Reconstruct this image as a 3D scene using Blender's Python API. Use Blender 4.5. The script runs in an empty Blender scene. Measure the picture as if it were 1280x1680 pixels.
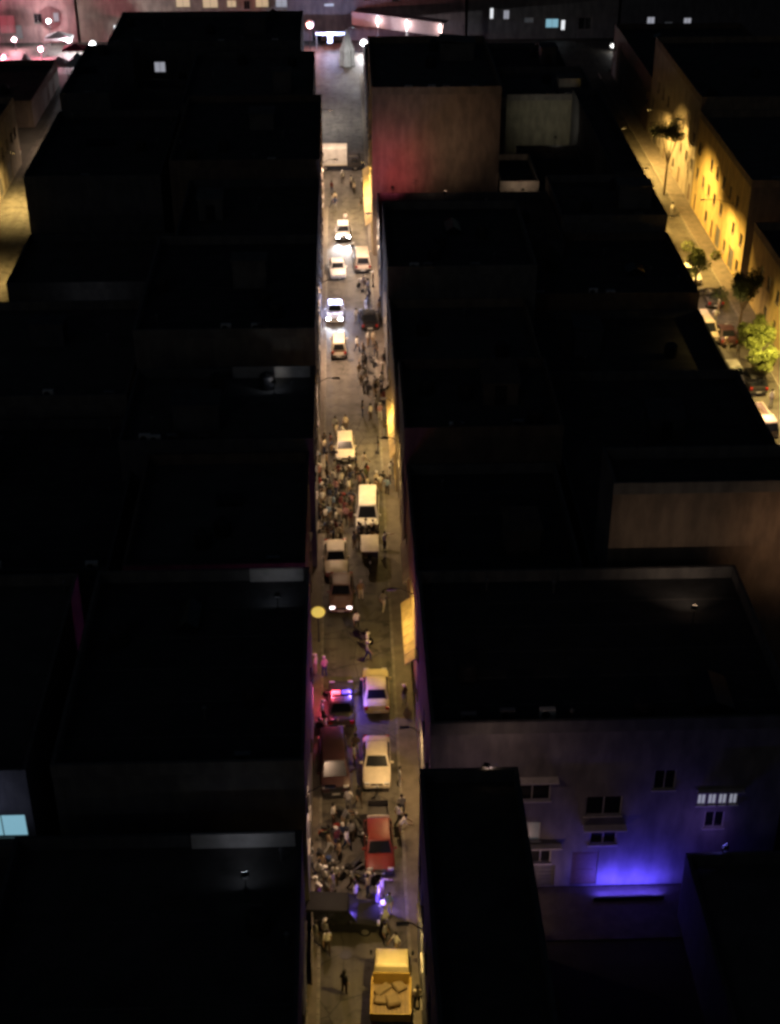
import bpy, bmesh, math, random
from mathutils import Vector, Matrix
random.seed(11)
R_ = math.radians
sc = bpy.context.scene
COL = sc.collection
# ------------------------------------------------------------------ camera, world, moonlight, exposure
FPX, PSI, PITCH, HCAM = 2400.0, R_(1.87), R_(31.6), 62.0
cam_d = bpy.data.cameras.new('camera'); cam = bpy.data.objects.new('camera', cam_d); COL.objects.link(cam)
cam_d.sensor_fit = 'HORIZONTAL'; cam_d.sensor_width = 36.0; cam_d.lens = FPX / 1280.0 * 36.0
cam_d.clip_start = 1.0; cam_d.clip_end = 6000.0
cam.location = (0, 0, HCAM); cam.rotation_euler = (R_(90) - PITCH, 0, -PSI)
sc.camera = cam
world = bpy.data.worlds.new('World'); sc.world = world; world.use_nodes = True
wn = world.node_tree; bgn = wn.nodes['Background']
sky = wn.nodes.new('ShaderNodeTexSky'); sky.sky_type = 'NISHITA'; sky.sun_disc = False
SUN_EL, SUN_AZ = R_(24), R_(200)
sky.sun_elevation = SUN_EL; sky.sun_rotation = SUN_AZ
wn.links.new(sky.outputs[0], bgn.inputs[0]); bgn.inputs[1].default_value = 0.0021
sun_d = bpy.data.lights.new('moon', 'SUN'); sun_d.energy = 0.008; sun_d.angle = R_(0.5); sun_d.color = (0.8, 0.86, 1.0)
sun = bpy.data.objects.new('moon', sun_d); COL.objects.link(sun)
sd = Vector((math.sin(SUN_AZ) * math.cos(SUN_EL), math.cos(SUN_AZ) * math.cos(SUN_EL), math.sin(SUN_EL)))
sun.rotation_euler = sd.to_track_quat('Z', 'Y').to_euler(); sun.location = (0, -40, 120)
sc.view_settings.view_transform = 'Standard'; sc.view_settings.look = 'None'
sc.view_settings.exposure = 0.0; sc.view_settings.gamma = 1.0; sc.view_settings.use_curve_mapping = False
sc.render.engine = 'CYCLES'
cy = sc.cycles
cy.use_denoising = True; cy.max_bounces = 5; cy.diffuse_bounces = 3; cy.glossy_bounces = 3
cy.sample_clamp_indirect = 3.0; cy.filter_width = 3.0; cy.use_light_tree = True
cy.caustics_reflective = False; cy.caustics_refractive = False

_F = Vector((math.sin(PSI) * math.cos(PITCH), math.cos(PSI) * math.cos(PITCH), -math.sin(PITCH)))
_R = Vector((math.cos(PSI), -math.sin(PSI), 0)); _U = _R.cross(_F)
def G(x, y, z=0.0):
    """survey helper: where a sight line of the photograph meets the level z"""
    d = _F * FPX + _R * (x - 640) - _U * (y - 840)
    t = (z - HCAM) / d.z
    return Vector((d.x * t, d.y * t, z))

# ------------------------------------------------------------------ materials
MATS = {}
def mat(name, col=(.5, .5, .5), rough=.7, metal=0.0, var=.15, scale=3.0, emit=0.0, ecol=None, coat=0.0, bump=0.0, spec=.5):
    if name in MATS: return MATS[name]
    m = bpy.data.materials.new(name); m.use_nodes = True
    nt = m.node_tree; b = nt.nodes['Principled BSDF']
    b.inputs['Roughness'].default_value = rough; b.inputs['Metallic'].default_value = metal
    b.inputs['Coat Weight'].default_value = coat; b.inputs['Specular IOR Level'].default_value = spec
    if emit:
        b.inputs['Emission Color'].default_value = (*(ecol or col), 1); b.inputs['Emission Strength'].default_value = emit
    tc = nt.nodes.new('ShaderNodeTexCoord'); nz = nt.nodes.new('ShaderNodeTexNoise')
    nz.inputs['Scale'].default_value = scale; nz.inputs['Detail'].default_value = 6; nz.inputs['Roughness'].default_value = .62
    nt.links.new(tc.outputs['Object'], nz.inputs['Vector'])
    rp = nt.nodes.new('ShaderNodeValToRGB')
    a = tuple(max(0, c * (1 - var)) for c in col); c2 = tuple(min(1, c * (1 + var)) for c in col)
    rp.color_ramp.elements[0].position = .3; rp.color_ramp.elements[1].position = .7
    rp.color_ramp.elements[0].color = (*a, 1); rp.color_ramp.elements[1].color = (*c2, 1)
    nt.links.new(nz.outputs['Fac'], rp.inputs['Fac']); nt.links.new(rp.outputs['Color'], b.inputs['Base Color'])
    if bump:
        n2 = nt.nodes.new('ShaderNodeTexNoise'); n2.inputs['Scale'].default_value = scale * 14; n2.inputs['Detail'].default_value = 4
        nt.links.new(tc.outputs['Object'], n2.inputs['Vector'])
        bp = nt.nodes.new('ShaderNodeBump'); bp.inputs['Strength'].default_value = bump; bp.inputs['Distance'].default_value = .02
        nt.links.new(n2.outputs['Fac'], bp.inputs['Height']); nt.links.new(bp.outputs['Normal'], b.inputs['Normal'])
    MATS[name] = m
    return m

def wall_mat(name, col, streak=.32):
    """painted plaster with rain streaks, blotches and worn patches"""
    if name in MATS: return MATS[name]
    m = mat(name, col, .88, var=.12, scale=.6, bump=.35); nt = m.node_tree; b = nt.nodes['Principled BSDF']
    src = b.inputs['Base Color'].links[0].from_socket
    tc = nt.nodes.new('ShaderNodeTexCoord'); mp = nt.nodes.new('ShaderNodeMapping'); mp.inputs['Scale'].default_value = (.9, .9, .3)
    nz = nt.nodes.new('ShaderNodeTexNoise'); nz.inputs['Scale'].default_value = 1.4; nz.inputs['Detail'].default_value = 7
    nt.links.new(tc.outputs['Object'], mp.inputs['Vector']); nt.links.new(mp.outputs['Vector'], nz.inputs['Vector'])
    rp = nt.nodes.new('ShaderNodeValToRGB'); rp.color_ramp.elements[0].position = .38; rp.color_ramp.elements[1].position = .62
    rp.color_ramp.elements[0].color = (1 - streak, 1 - streak, 1 - streak * .9, 1); rp.color_ramp.elements[1].color = (1, 1, 1, 1)
    nt.links.new(nz.outputs['Fac'], rp.inputs['Fac'])
    mx = nt.nodes.new('ShaderNodeMix'); mx.data_type = 'RGBA'; mx.blend_type = 'MULTIPLY'; mx.inputs['Factor'].default_value = 1
    nt.links.new(src, mx.inputs['A']); nt.links.new(rp.outputs['Color'], mx.inputs['B']); nt.links.new(mx.outputs['Result'], b.inputs['Base Color'])
    return m

def asphalt():
    m = bpy.data.materials.new('asphalt'); m.use_nodes = True; nt = m.node_tree; b = nt.nodes['Principled BSDF']
    tc = nt.nodes.new('ShaderNodeTexCoord')
    def noise(s, d=6, vec=None):
        n = nt.nodes.new('ShaderNodeTexNoise'); n.inputs['Scale'].default_value = s; n.inputs['Detail'].default_value = d
        nt.links.new(vec or tc.outputs['Object'], n.inputs['Vector']); return n.outputs['Fac']
    def ramp(s, p0, p1, c0, c1):
        r = nt.nodes.new('ShaderNodeValToRGB'); r.color_ramp.elements[0].position = p0; r.color_ramp.elements[1].position = p1
        r.color_ramp.elements[0].color = (*c0, 1); r.color_ramp.elements[1].color = (*c1, 1); nt.links.new(s, r.inputs['Fac']); return r.outputs['Color']
    def mult(a, c):
        x = nt.nodes.new('ShaderNodeMix'); x.data_type = 'RGBA'; x.blend_type = 'MULTIPLY'; x.inputs['Factor'].default_value = 1
        nt.links.new(a, x.inputs['A']); nt.links.new(c, x.inputs['B']); return x.outputs['Result']
    base = ramp(noise(.35), .35, .7, (.088, .083, .076), (.145, .135, .12))
    grit = ramp(noise(22, 3), .3, .75, (.72, .72, .72), (1.25, 1.24, 1.2))
    oil = ramp(noise(1.1, 5), .36, .47, (.5, .48, .46), (1, 1, 1))
    mp = nt.nodes.new('ShaderNodeMapping'); mp.inputs['Scale'].default_value = (1.1, .1, 1)
    nt.links.new(tc.outputs['Object'], mp.inputs['Vector'])
    track = ramp(noise(1.0, 3, mp.outputs['Vector']), .35, .65, (.72, .71, .7), (1.15, 1.14, 1.12))
    vo = nt.nodes.new('ShaderNodeTexVoronoi'); vo.feature = 'DISTANCE_TO_EDGE'; vo.inputs['Scale'].default_value = .42
    wob = nt.nodes.new('ShaderNodeMix'); wob.data_type = 'VECTOR'; wob.inputs['Factor'].default_value = .22
    n3 = nt.nodes.new('ShaderNodeTexNoise'); n3.inputs['Scale'].default_value = 1.3; n3.inputs['Detail'].default_value = 5
    nt.links.new(tc.outputs['Object'], n3.inputs['Vector']); nt.links.new(tc.outputs['Object'], wob.inputs['A']); nt.links.new(n3.outputs['Color'], wob.inputs['B'])
    nt.links.new(wob.outputs['Result'], vo.inputs['Vector'])
    crack = ramp(vo.outputs['Distance'], .004, .012, (.35, .35, .35), (1, 1, 1))
    nt.links.new(mult(mult(mult(mult(base, grit), oil), track), crack), b.inputs['Base Color'])
    b.inputs['Roughness'].default_value = .72
    rr = nt.nodes.new('ShaderNodeMapRange'); rr.inputs['To Min'].default_value = .5; rr.inputs['To Max'].default_value = .9
    nt.links.new(noise(.8), rr.inputs['Value']); nt.links.new(rr.outputs['Result'], b.inputs['Roughness'])
    bp = nt.nodes.new('ShaderNodeBump'); bp.inputs['Strength'].default_value = .35; bp.inputs['Distance'].default_value = .015
    nt.links.new(noise(40, 3), bp.inputs['Height']); nt.links.new(bp.outputs['Normal'], b.inputs['Normal'])
    return m

M_ASPH = asphalt()
M_EARTH = mat('earth', (.06, .055, .048), .95, var=.35, scale=.4)
M_PAVE = mat('paving', (.15, .13, .11), .85, var=.28, scale=1.2, bump=.4)
M_KERB = mat('kerb_paint', (.2, .185, .16), .85, var=.45, scale=1.1)
M_PAINT = mat('road_paint', (.6, .58, .52), .7, var=.3, scale=2.5)
M_ROOF = [mat('roof_felt', (.055, .055, .058), .95, var=.35, scale=.7, bump=.3), mat('roof_concrete', (.10, .098, .095), .95, var=.3, scale=.6, bump=.3), mat('roof_grey', (.075, .072, .07), .95, var=.4, scale=.5, bump=.3)]
WALLS = [wall_mat('plaster_grey', (.17, .165, .16)), wall_mat('plaster_cream', (.34, .30, .235)), wall_mat('plaster_tan', (.25, .2, .15)), wall_mat('plaster_brown', (.16, .125, .1)), wall_mat('plaster_white', (.45, .44, .42)), wall_mat('plaster_slate', (.1, .105, .115))]
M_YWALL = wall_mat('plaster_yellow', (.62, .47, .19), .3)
M_WARMWALL = wall_mat('plaster_warm', (.30, .23, .17))
M_OLIVE = wall_mat('plaster_olive', (.24, .235, .18))
M_GLASS = mat('dark_glass', (.012, .014, .018), .2, var=.2, spec=.6)
M_FRAME = mat('window_frame', (.22, .2, .18), .6)
M_FRAMEW = mat('window_frame_white', (.55, .53, .5), .6)
M_STEEL = mat('galvanised_steel', (.3, .3, .31), .45, .8)
M_DARKMET = mat('dark_metal', (.04, .04, .042), .5, .4)
M_TANK = mat('black_plastic', (.025, .025, .028), .55)
M_TYRE = mat('tyre_rubber', (.018, .018, .018), .9)
M_RIM = mat('alloy_rim', (.38, .38, .39), .35, .8)
M_BUMP = mat('bumper_plastic', (.03, .03, .032), .6)
M_PLATE = mat('number_plate', (.6, .6, .56), .5)
M_LAMPOFF = mat('lamp_glass', (.55, .55, .56), .12, var=.05)
M_TAIL = mat('tail_glass', (.32, .015, .012), .15, var=.05)
M_TAILON = mat('tail_glowing', (.8, .05, .06), .3, emit=3.0, ecol=(1, .12, .14))
M_HEADON = mat('head_glowing', (.9, .92, 1), .2, emit=90, ecol=(.9, .93, 1))
M_HEADDIM = mat('head_glowing_dim', (.9, .85, .85), .2, emit=5, ecol=(1, .84, .82))
M_REDL = mat('beacon_red', (.9, .1, .1), .2, emit=4, ecol=(1, .10, .16))
M_BLUEL = mat('beacon_blue', (.1, .1, .9), .2, emit=1.3, ecol=(.2, .1, 1))
M_BLUEW = mat('beacon_pale_blue', (.5, .5, .9), .2, emit=10, ecol=(.7, .74, 1))
M_WOOD = mat('worn_planks', (.26, .19, .11), .8, var=.35, scale=4)
M_CANVAS = mat('canvas', (.2, .15, .085), .9, var=.2)
def paint(name, c, rough=.46): return mat('paint_' + name, c, rough, var=.16, scale=1.6)
P_WHITE = paint('white', (.72, .71, .68)); P_CREAM = paint('cream', (.66, .6, .48)); P_SILVER = paint('silver', (.42, .42, .43)); P_MAUVE = paint('mauve', (.22, .14, .13))
P_BLACK = mat('paint_black', (.016, .016, .018), .6, var=.2, spec=.15); P_MAROON = paint('maroon', (.055, .025, .03)); P_RED = paint('red', (.2, .022, .016)); P_YELLOW = paint('taxi_yellow', (.6, .49, .17)); P_TAXI = paint('pale_yellow', (.58, .5, .29)); P_OCHRE = paint('ochre', (.42, .28, .06))
P_BLUE = paint('blue', (.05, .09, .24)); P_GREEN = paint('green', (.07, .16, .1)); P_BEIGE = paint('beige', (.5, .42, .33)); P_CHAR = paint('charcoal', (.05, .047, .05))

# ------------------------------------------------------------------ mesh helpers
class MB:
    def __init__(s): s.v = []; s.f = []; s.mi = []; s.cur = 0
    def add(s, vs, fs):
        o = len(s.v); s.v += [tuple(v) for v in vs]; s.f += [tuple(i + o for i in f) for f in fs]; s.mi += [s.cur] * len(fs); return s
    def box(s, x0, x1, y0, y1, z0, z1):
        return s.add([(x0, y0, z0), (x1, y0, z0), (x1, y1, z0), (x0, y1, z0), (x0, y0, z1), (x1, y0, z1), (x1, y1, z1), (x0, y1, z1)],
                     [(0, 3, 2, 1), (4, 5, 6, 7), (0, 1, 5, 4), (1, 2, 6, 5), (2, 3, 7, 6), (3, 0, 4, 7)])
    def rings(s, rs, cap=True):
        n = len(rs[0]); vs = [p for r in rs for p in r]; fs = []
        for k in range(len(rs) - 1):
            for i in range(n):
                j = (i + 1) % n; fs.append((k * n + i, k * n + j, (k + 1) * n + j, (k + 1) * n + i))
        if cap: fs.append(tuple(range(n - 1, -1, -1))); fs.append(tuple((len(rs) - 1) * n + i for i in range(n)))
        return s.add(vs, fs)
    def lathe(s, prof, n=16, axis='z', c=(0, 0, 0)):
        rs = []
        for r, h in prof:
            ring = []
            for i in range(n):
                a = 2 * math.pi * i / n; u, w = r * math.cos(a), r * math.sin(a)
                p = (u, w, h) if axis == 'z' else ((h, u, w) if axis == 'x' else (w, h, u))
                ring.append((p[0] + c[0], p[1] + c[1], p[2] + c[2]))
            rs.append(ring)
        return s.rings(rs)
    def tube(s, a, b, r0, r1=None, n=8):
        a = Vector(a); b = Vector(b); r1 = r0 if r1 is None else r1; d = (b - a).normalized()
        e = Vector((0, 0, 1)) if abs(d.z) < .9 else Vector((1, 0, 0)); u = d.cross(e).normalized(); w = d.cross(u)
        return s.rings([[tuple(p + (u * math.cos(2 * math.pi * i / n) + w * math.sin(2 * math.pi * i / n)) * r) for i in range(n)] for p, r in ((a, r0), (b, r1))])
    def mesh(s, name, smooth=False, bevel=0.0):
        me = bpy.data.meshes.new(name); me.from_pydata(s.v, [], s.f)
        bm = bmesh.new(); bm.from_mesh(me)
        bmesh.ops.recalc_face_normals(bm, faces=bm.faces)
        if bevel:
            ed = [e for e in bm.edges if len(e.link_faces) == 2 and e.calc_face_angle(0) > .5]
            bmesh.ops.bevel(bm, geom=ed, offset=bevel, segments=2, profile=.6, affect='EDGES', clamp_overlap=True)
        if smooth:
            for f in bm.faces: f.smooth = True
            for e in bm.edges:
                if len(e.link_faces) == 2 and e.calc_face_angle(0) > R_(38): e.smooth = False
        bm.to_mesh(me); bm.free()
        return me
MESHES = {}
def shared(key, fn):
    if key not in MESHES: MESHES[key] = fn()
    return MESHES[key]
def put(name, me, m, parent=None, loc=(0, 0, 0), rot=(0, 0, 0)):
    """one mesh object; its material sits on the object so that alike pieces share mesh data"""
    o = bpy.data.objects.new(name, me); COL.objects.link(o)
    if m is not None:
        ms = m if isinstance(m, (list, tuple)) else [m]
        while len(me.materials) < len(ms): me.materials.append(None)
        for i, q in enumerate(ms): o.material_slots[i].link = 'OBJECT'; o.material_slots[i].material = q
    o.parent = parent; o.location = loc; o.rotation_euler = rot
    return o
def thing(name, label, cat, loc=(0, 0, 0), rz=0.0, group=None):
    o = bpy.data.objects.new(name, None); COL.objects.link(o); o.empty_display_size = .3
    o.location = loc; o.rotation_euler = (0, 0, rz); tag(o, label, cat, group); return o
LABELS = {}
def tag(o, label, cat, group=None):
    o['label'] = label; o['category'] = cat
    if group: o['group'] = group
    LABELS.setdefault(label, []).append(o.name)
def structure(name, me, m, parent=None):
    o = put(name, me, m, parent)
    if parent is None: o['kind'] = 'structure'
    return o
def light(kind, parent, loc, col, power, rot=(0, 0, 0), size=2.7, blend=.7, rad=.1):
    d = bpy.data.lights.new('light', kind); d.energy = power; d.color = col; d.shadow_soft_size = rad
    if kind == 'SPOT': d.spot_size = size; d.spot_blend = blend
    o = bpy.data.objects.new('light', d); COL.objects.link(o); o.parent = parent; o.location = loc; o.rotation_euler = rot
    return o

# ------------------------------------------------------------------ ground, roads, pavements
XL, XR = -2.5, 3.9            # building lines of the main street
structure('ground', MB().add([(-3000, -3000, -.02), (3000, -3000, -.02), (3000, 4000, -.02), (-3000, 4000, -.02)], [(0, 1, 2, 3)]).mesh('ground'), M_EARTH)
def grid_sheet(x0, x1, y0, y1, z):
    return MB().add([(x0, y0, z), (x1, y0, z), (x1, y1, z), (x0, y1, z)], [(0, 1, 2, 3)]).mesh('sheet')
structure('road', grid_sheet(-6.5, 5.5, -40, 234, 0.0), M_ASPH)
structure('cross_road', grid_sheet(-160, 160, 234.01, 252, 0.0), M_ASPH)
structure('road', grid_sheet(33.2, 42.3, -40, 234, 0.0), M_ASPH)
structure('road', grid_sheet(-42.3, -33.7, -40, 234, 0.0), M_ASPH)
def pavement(x0, x1, y0, y1, kerb_side, kerb=True):
    o = structure('pavement', MB().box(x0, x1, y0, y1, -.01, .12).mesh('pavement'), M_PAVE)
    if kerb:
        me = shared('kerb', lambda: MB().box(-.09, .09, -.49, .49, 0, .145).mesh('kerb', bevel=.02))
        xk = (x1 + .095) if kerb_side > 0 else (x0 - .095)
        for k in range(int(y1 - y0)):
            put('kerb_stone', me, M_KERB, o, (xk + random.uniform(-.012, .012), y0 + k + .5, random.uniform(-.012, .008)))
    return o
pavement(XL - .5, XL + .34, 38, 172, 1)
pavement(XR - .95, XR + .6, 38, 176, -1)
pavement(XR - .9, XR + .6, 176, 232, -1)
pavement(40.6, 42.4, 96, 232, -1)
pavement(33.2, 34.3, 96, 232, 1)
pavement(-35.2, -33.6, 130, 232, -1)
structure('courtyard', MB().box(4.3, 24, 55.6, 59.5, -.01, .05).mesh('courtyard'), M_PAVE)
mh = shared('manhole', lambda: MB().lathe([(.33, 0), (.33, .012), (.29, .014)], 20).mesh('manhole'))
for i, (x, y, w) in enumerate([(-.6, 55, 'near the loaded truck'), (1.6, 79, 'behind the yellow taxi'), (.4, 129, 'on the bare stretch behind the crowd')]):
    o = put('manhole_cover', mh, M_DARKMET, None, (x, y, .003)); tag(o, 'round iron manhole cover in the road ' + w, 'manhole cover')

# ------------------------------------------------------------------ buildings
def wall_panel(W, H, ops, depth=.16):
    """wall in its own plane (x along, z up, outside towards -y) with real openings and reveals"""
    xs = sorted({0, W, *[a for o in ops for a in (o[0], o[1])]}); zs = sorted({0, H, *[a for o in ops for a in (o[2], o[3])]})
    mb = MB()
    for i in range(len(xs) - 1):
        for k in range(len(zs) - 1):
            cx, cz = (xs[i] + xs[i + 1]) / 2, (zs[k] + zs[k + 1]) / 2
            if any(o[0] < cx < o[1] and o[2] < cz < o[3] for o in ops): continue
            mb.add([(xs[i], 0, zs[k]), (xs[i + 1], 0, zs[k]), (xs[i + 1], 0, zs[k + 1]), (xs[i], 0, zs[k + 1])], [(0, 1, 2, 3)])
    for a, b, c, d in ops:
        for p, q in (((a, c), (b, c)), ((b, c), (b, d)), ((b, d), (a, d)), ((a, d), (a, c))):
            mb.add([(p[0], 0, p[1]), (q[0], 0, q[1]), (q[0], depth, q[1]), (p[0], depth, p[1])], [(0, 1, 2, 3)])
    me = bpy.data.meshes.new('wall'); me.from_pydata(mb.v, [], mb.f)
    bm = bmesh.new(); bm.from_mesh(me); bmesh.ops.remove_doubles(bm, verts=bm.verts, dist=1e-4); bm.to_mesh(me); bm.free()
    return me
def win_frame(w, h):
    def mk():
        t = .06; m = MB()
        m.box(0, t, .06, .13, 0, h).box(w - t, w, .06, .13, 0, h).box(t, w - t, .06, .13, 0, t).box(t, w - t, .06, .13, h - t, h)
        m.box(w / 2 - .025, w / 2 + .025, .065, .125, t, h - t)
        return m.mesh('frame')
    return shared(('frame', round(w, 2), round(h, 2)), mk)
def win_pane(w, h): return shared(('pane', round(w, 2), round(h, 2)), lambda: MB().box(.05, w - .05, .10, .115, .05, h - .05).mesh('pane'))
def win_sill(w): return shared(('sill', round(w, 2)), lambda: MB().box(-.08, w + .08, -.09, .05, -.07, -.002).mesh('sill'))
def door_leaf(w, h):
    def mk():
        m = MB().box(.01, w - .01, .07, .12, .01, h - .01)
        for a, b in ((.12, .44), (.52, .92)): m.box(w * .14, w * .86, .05, .071, h * a, h * b)
        return m.mesh('door')
    return shared(('door', round(w, 2), round(h, 2)), mk)
FACE = {'front': 0.0, 'east': R_(90), 'west': R_(-90), 'back': R_(180)}
M_DOOR = mat('door_wood', (.12, .075, .05), .6, var=.25, scale=5)
M_SHUT = mat('roller_shutter', (.2, .2, .2), .5, .5)
def shutter(w, h):
    def mk():
        m = MB(); n = int(h / .14)
        for k in range(n): m.box(.01, w - .01, .07 + (.015 if k % 2 else 0), .12, .01 + k * h / n, (k + 1) * h / n)
        return m.mesh('shutter')
    return shared(('shut', round(w, 2), round(h, 2)), mk)
LIT = {k: mat('lit_' + k, (.2, .2, .2), .3, emit=e, ecol=c) for k, c, e in (('white', (.92, .95, 1), 1.1), ('cyan', (.35, .72, .9), .55), ('warm', (1, .72, .42), .5), ('dimwhite', (.8, .82, .95), .35), ('pale', (.75, .78, .95), .3), ('red', (.8, .08, .12), .3), ('faint', (.5, .55, .62), .05))}
def building(label, x0, x1, y0, y1, h, wm, faces=(), name='building', lit=(), roofm=None, parapet=.8, storey=3.1, seed=0, clutter=True, openings=None, ground='mixed', wcol=None, skip=()):
    """faces: walls with a regular grid of windows; lit: {(face,row,col): kind}; openings: {face: [(u0,u1,z0,z1,kind)]} hand-set"""
    rn = random.Random(seed or (x0, y0).__hash__()); lit = dict(lit)
    cx, cy = (x0 + x1) / 2, (y0 + y1) / 2
    b = thing(name, label, 'building', (cx, cy, 0)); b['roof_h'] = h; b['north'] = y1
    W, D = x1 - x0, y1 - y0
    for face, L, corner in (('front', W, (-W / 2, -D / 2)), ('east', D, (W / 2, -D / 2)), ('back', W, (W / 2, D / 2)), ('west', D, (-W / 2, D / 2))):
        ops = []; kinds = []
        if openings and face in openings:
            for a in openings[face]: ops.append(a[:4]); kinds.append(a[4])
        elif face in faces:
            n = max(1, int(L / 2.9)); ww, wh = 1.15, 1.35; nst = int((h - .3) / storey)
            for r in range(nst):
                for c in range(n):
                    u = (c + .5) * L / n
                    if (face, r, c) in skip or rn.random() < .3: continue
                    u += rn.uniform(-.3, .3)
                    if r == 0 and face in ('east', 'west') and ground == 'mixed':
                        k = (c + rn.randint(0, 1)) % 3
                        if k == 0: ops.append((u - .5, u + .5, .14, 2.25)); kinds.append('door'); continue
                        if k == 1: ops.append((u - 1.1, u + 1.1, .14, 2.6)); kinds.append('shutter'); continue
                    ops.append((u - ww / 2, u + ww / 2, r * storey + .95, r * storey + .95 + wh)); kinds.append(lit.get((face, r, c), 'dark'))
        rz = FACE[face]; rot = Matrix.Rotation(rz, 4, 'Z'); base = Vector((*corner, 0))
        wmm = wm.get(face, wm['all']) if isinstance(wm, dict) else wm
        put('wall', wall_panel(L, h, ops), wmm, b, base, (0, 0, rz))
        for (a, c, z0, z1), k in zip(ops, kinds):
            p = base + rot @ Vector((a, 0, z0)); w, hh = c - a, z1 - z0
            if k == 'door': put('door', door_leaf(w, hh), M_DOOR, b, p, (0, 0, rz)); continue
            if k == 'shutter': put('shutter', shutter(w, hh), M_SHUT, b, p, (0, 0, rz)); continue
            f = put('window', win_frame(w, hh), wcol or M_FRAME, b, p, (0, 0, rz))
            put('pane', win_pane(w, hh), LIT.get(k, M_GLASS), f)
            put('sill', win_sill(w), wcol or M_FRAME, f)
    rm = roofm or M_ROOF[rn.randint(0, 2)]
    put('roof', MB().box(-W / 2 + .01, W / 2 - .01, -D / 2 + .01, D / 2 - .01, h - .25, h).mesh('roof'), rm, b)
    if parapet:
        t = .2; e = .02; m = MB(); a, c = W / 2 + e, D / 2 + e
        m.box(-a, a, -c, -c + t, h, h + parapet).box(-a, a, c - t, c, h, h + parapet).box(-a, -a + t, -c + t, c - t, h, h + parapet).box(a - t, a, -c + t, c - t, h, h + parapet)
        put('parapet', m.mesh('parapet'), wm['all'] if isinstance(wm, dict) else wm, b)
    if clutter and W > 5 and D > 6:
        sx, sy = rn.uniform(-W / 3.2, W / 3.2), rn.uniform(-D / 3.2, D / 3.2)
        a, c, hh, rzz = rn.uniform(.8, 1.6), rn.uniform(1.0, 2.1), rn.uniform(1.7, 2.6), rn.choice((0, 1, 2, 3)) * R_(90) + rn.uniform(-.05, .05)
        if rn.random() < .6:
            slope = rn.choice((0, .35))
            sh = put('stair_head', MB().box(-a, a, -c, c, 0, hh).add([(-a - .14, -c - .14, hh), (a + .14, -c - .14, hh), (a + .14, c + .14, hh + slope), (-a - .14, c + .14, hh + slope), (-a - .14, -c - .14, hh + .12), (a + .14, -c - .14, hh + .12), (a + .14, c + .14, hh + slope + .12), (-a - .14, c + .14, hh + slope + .12)], [(0, 3, 2, 1), (4, 5, 6, 7), (0, 1, 5, 4), (1, 2, 6, 5), (2, 3, 7, 6), (3, 0, 4, 7)]).mesh('stairhead'), WALLS[rn.choice((0, 3, 5))], b, (sx, sy, h), (0, 0, rzz))
            put('door', door_leaf(.9, 1.6), M_DARKMET, sh, (-.45, -c - .1, .03))
        else:
            put('skylight', MB().rings([[(-a, -c * .5, 0), (a, -c * .5, 0), (a, c * .5, 0), (-a, c * .5, 0)], [(-a, -c * .5, .3), (a, -c * .5, .3), (a, c * .5, .3), (-a, c * .5, .3)], [(-a, -.02, .75), (a, -.02, .75), (a, .02, .75), (-a, .02, .75)]]).mesh('skylight'), M_GLASS, b, (sx, sy, h), (0, 0, rzz))
        ax, ay = rn.uniform(-W / 2 + .6, W / 2 - .6), rn.uniform(-D / 2 + .6, D / 2 - .6)
        put('aerial', MB().tube((0, 0, 0), (0, 0, 2.6), .02).tube((-.5, 0, 2.5), (.5, 0, 2.5), .012).tube((-.4, .2, 2.2), (.4, .2, 2.2), .012).tube((0, -.3, 2.4), (0, .5, 2.4), .012).mesh('aerial'), M_DARKMET, b, (ax, ay, h), (0, 0, rn.uniform(0, 6)))
        for k in range(rn.randint(1, 3)):
            xx = rn.uniform(-W / 2 + .5, W / 2 - .5); put('vent_pipe', shared('vent', lambda: MB().lathe([(.07, 0), (.07, .7), (.13, .72), (.13, .82), (.03, .9)], 10).mesh('vent')), M_STEEL, b, (xx, rn.uniform(-D / 2 + .6, D / 2 - .6), h))
        put('roof_seams', (lambda m: ([m.box(-W / 2 + .3, W / 2 - .3, -D / 2 + q * D / 6 - .06, -D / 2 + q * D / 6 + .06, h + .001, h + .014) for q in range(1, 6)], m)[1])(MB()).mesh('seams'), M_ROOF[1], b)
        for k in range(rn.randint(1, 3)):
            tx, ty = rn.uniform(-W / 2 + 1.2, W / 2 - 1.2), rn.uniform(-D / 2 + 1.2, D / 2 - 1.2)
            if abs(tx - sx) < 2.4 and abs(ty - sy) < 2.8: continue
            put('water_tank', shared('tank', lambda: MB().lathe([(.55, 0), (.6, .08), (.58, .35), (.6, .4), (.58, .75), (.6, .8), (.55, 1.1), (.3, 1.28), (.2, 1.3), (.2, 1.36), (.02, 1.38)], 18).mesh('tank', smooth=True)), M_TANK, b, (tx, ty, h))
        for k in range(rn.randint(1, 4)):
            tx, ty = rn.uniform(-W / 2 + .9, W / 2 - .9), -D / 2 + rn.uniform(.8, 1.2) + k * .1
            u = put('air_conditioner', shared('acu', lambda: MB().box(-.42, .42, -.16, .16, .08, .68).box(-.36, -.3, -.16, .16, 0, .08).box(.3, .36, -.16, .16, 0, .08).mesh('acu')), P_WHITE if k % 2 else M_STEEL, b, (tx, ty, h))
            put('fan_grille', shared('acg', lambda: MB().lathe([(.24, -.012), (.24, 0), (.2, .004), (.05, .004), (.04, -.004)], 16, 'y').mesh('acg')), M_DARKMET, u, (-.1, -.165, .38))
    return b
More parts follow.
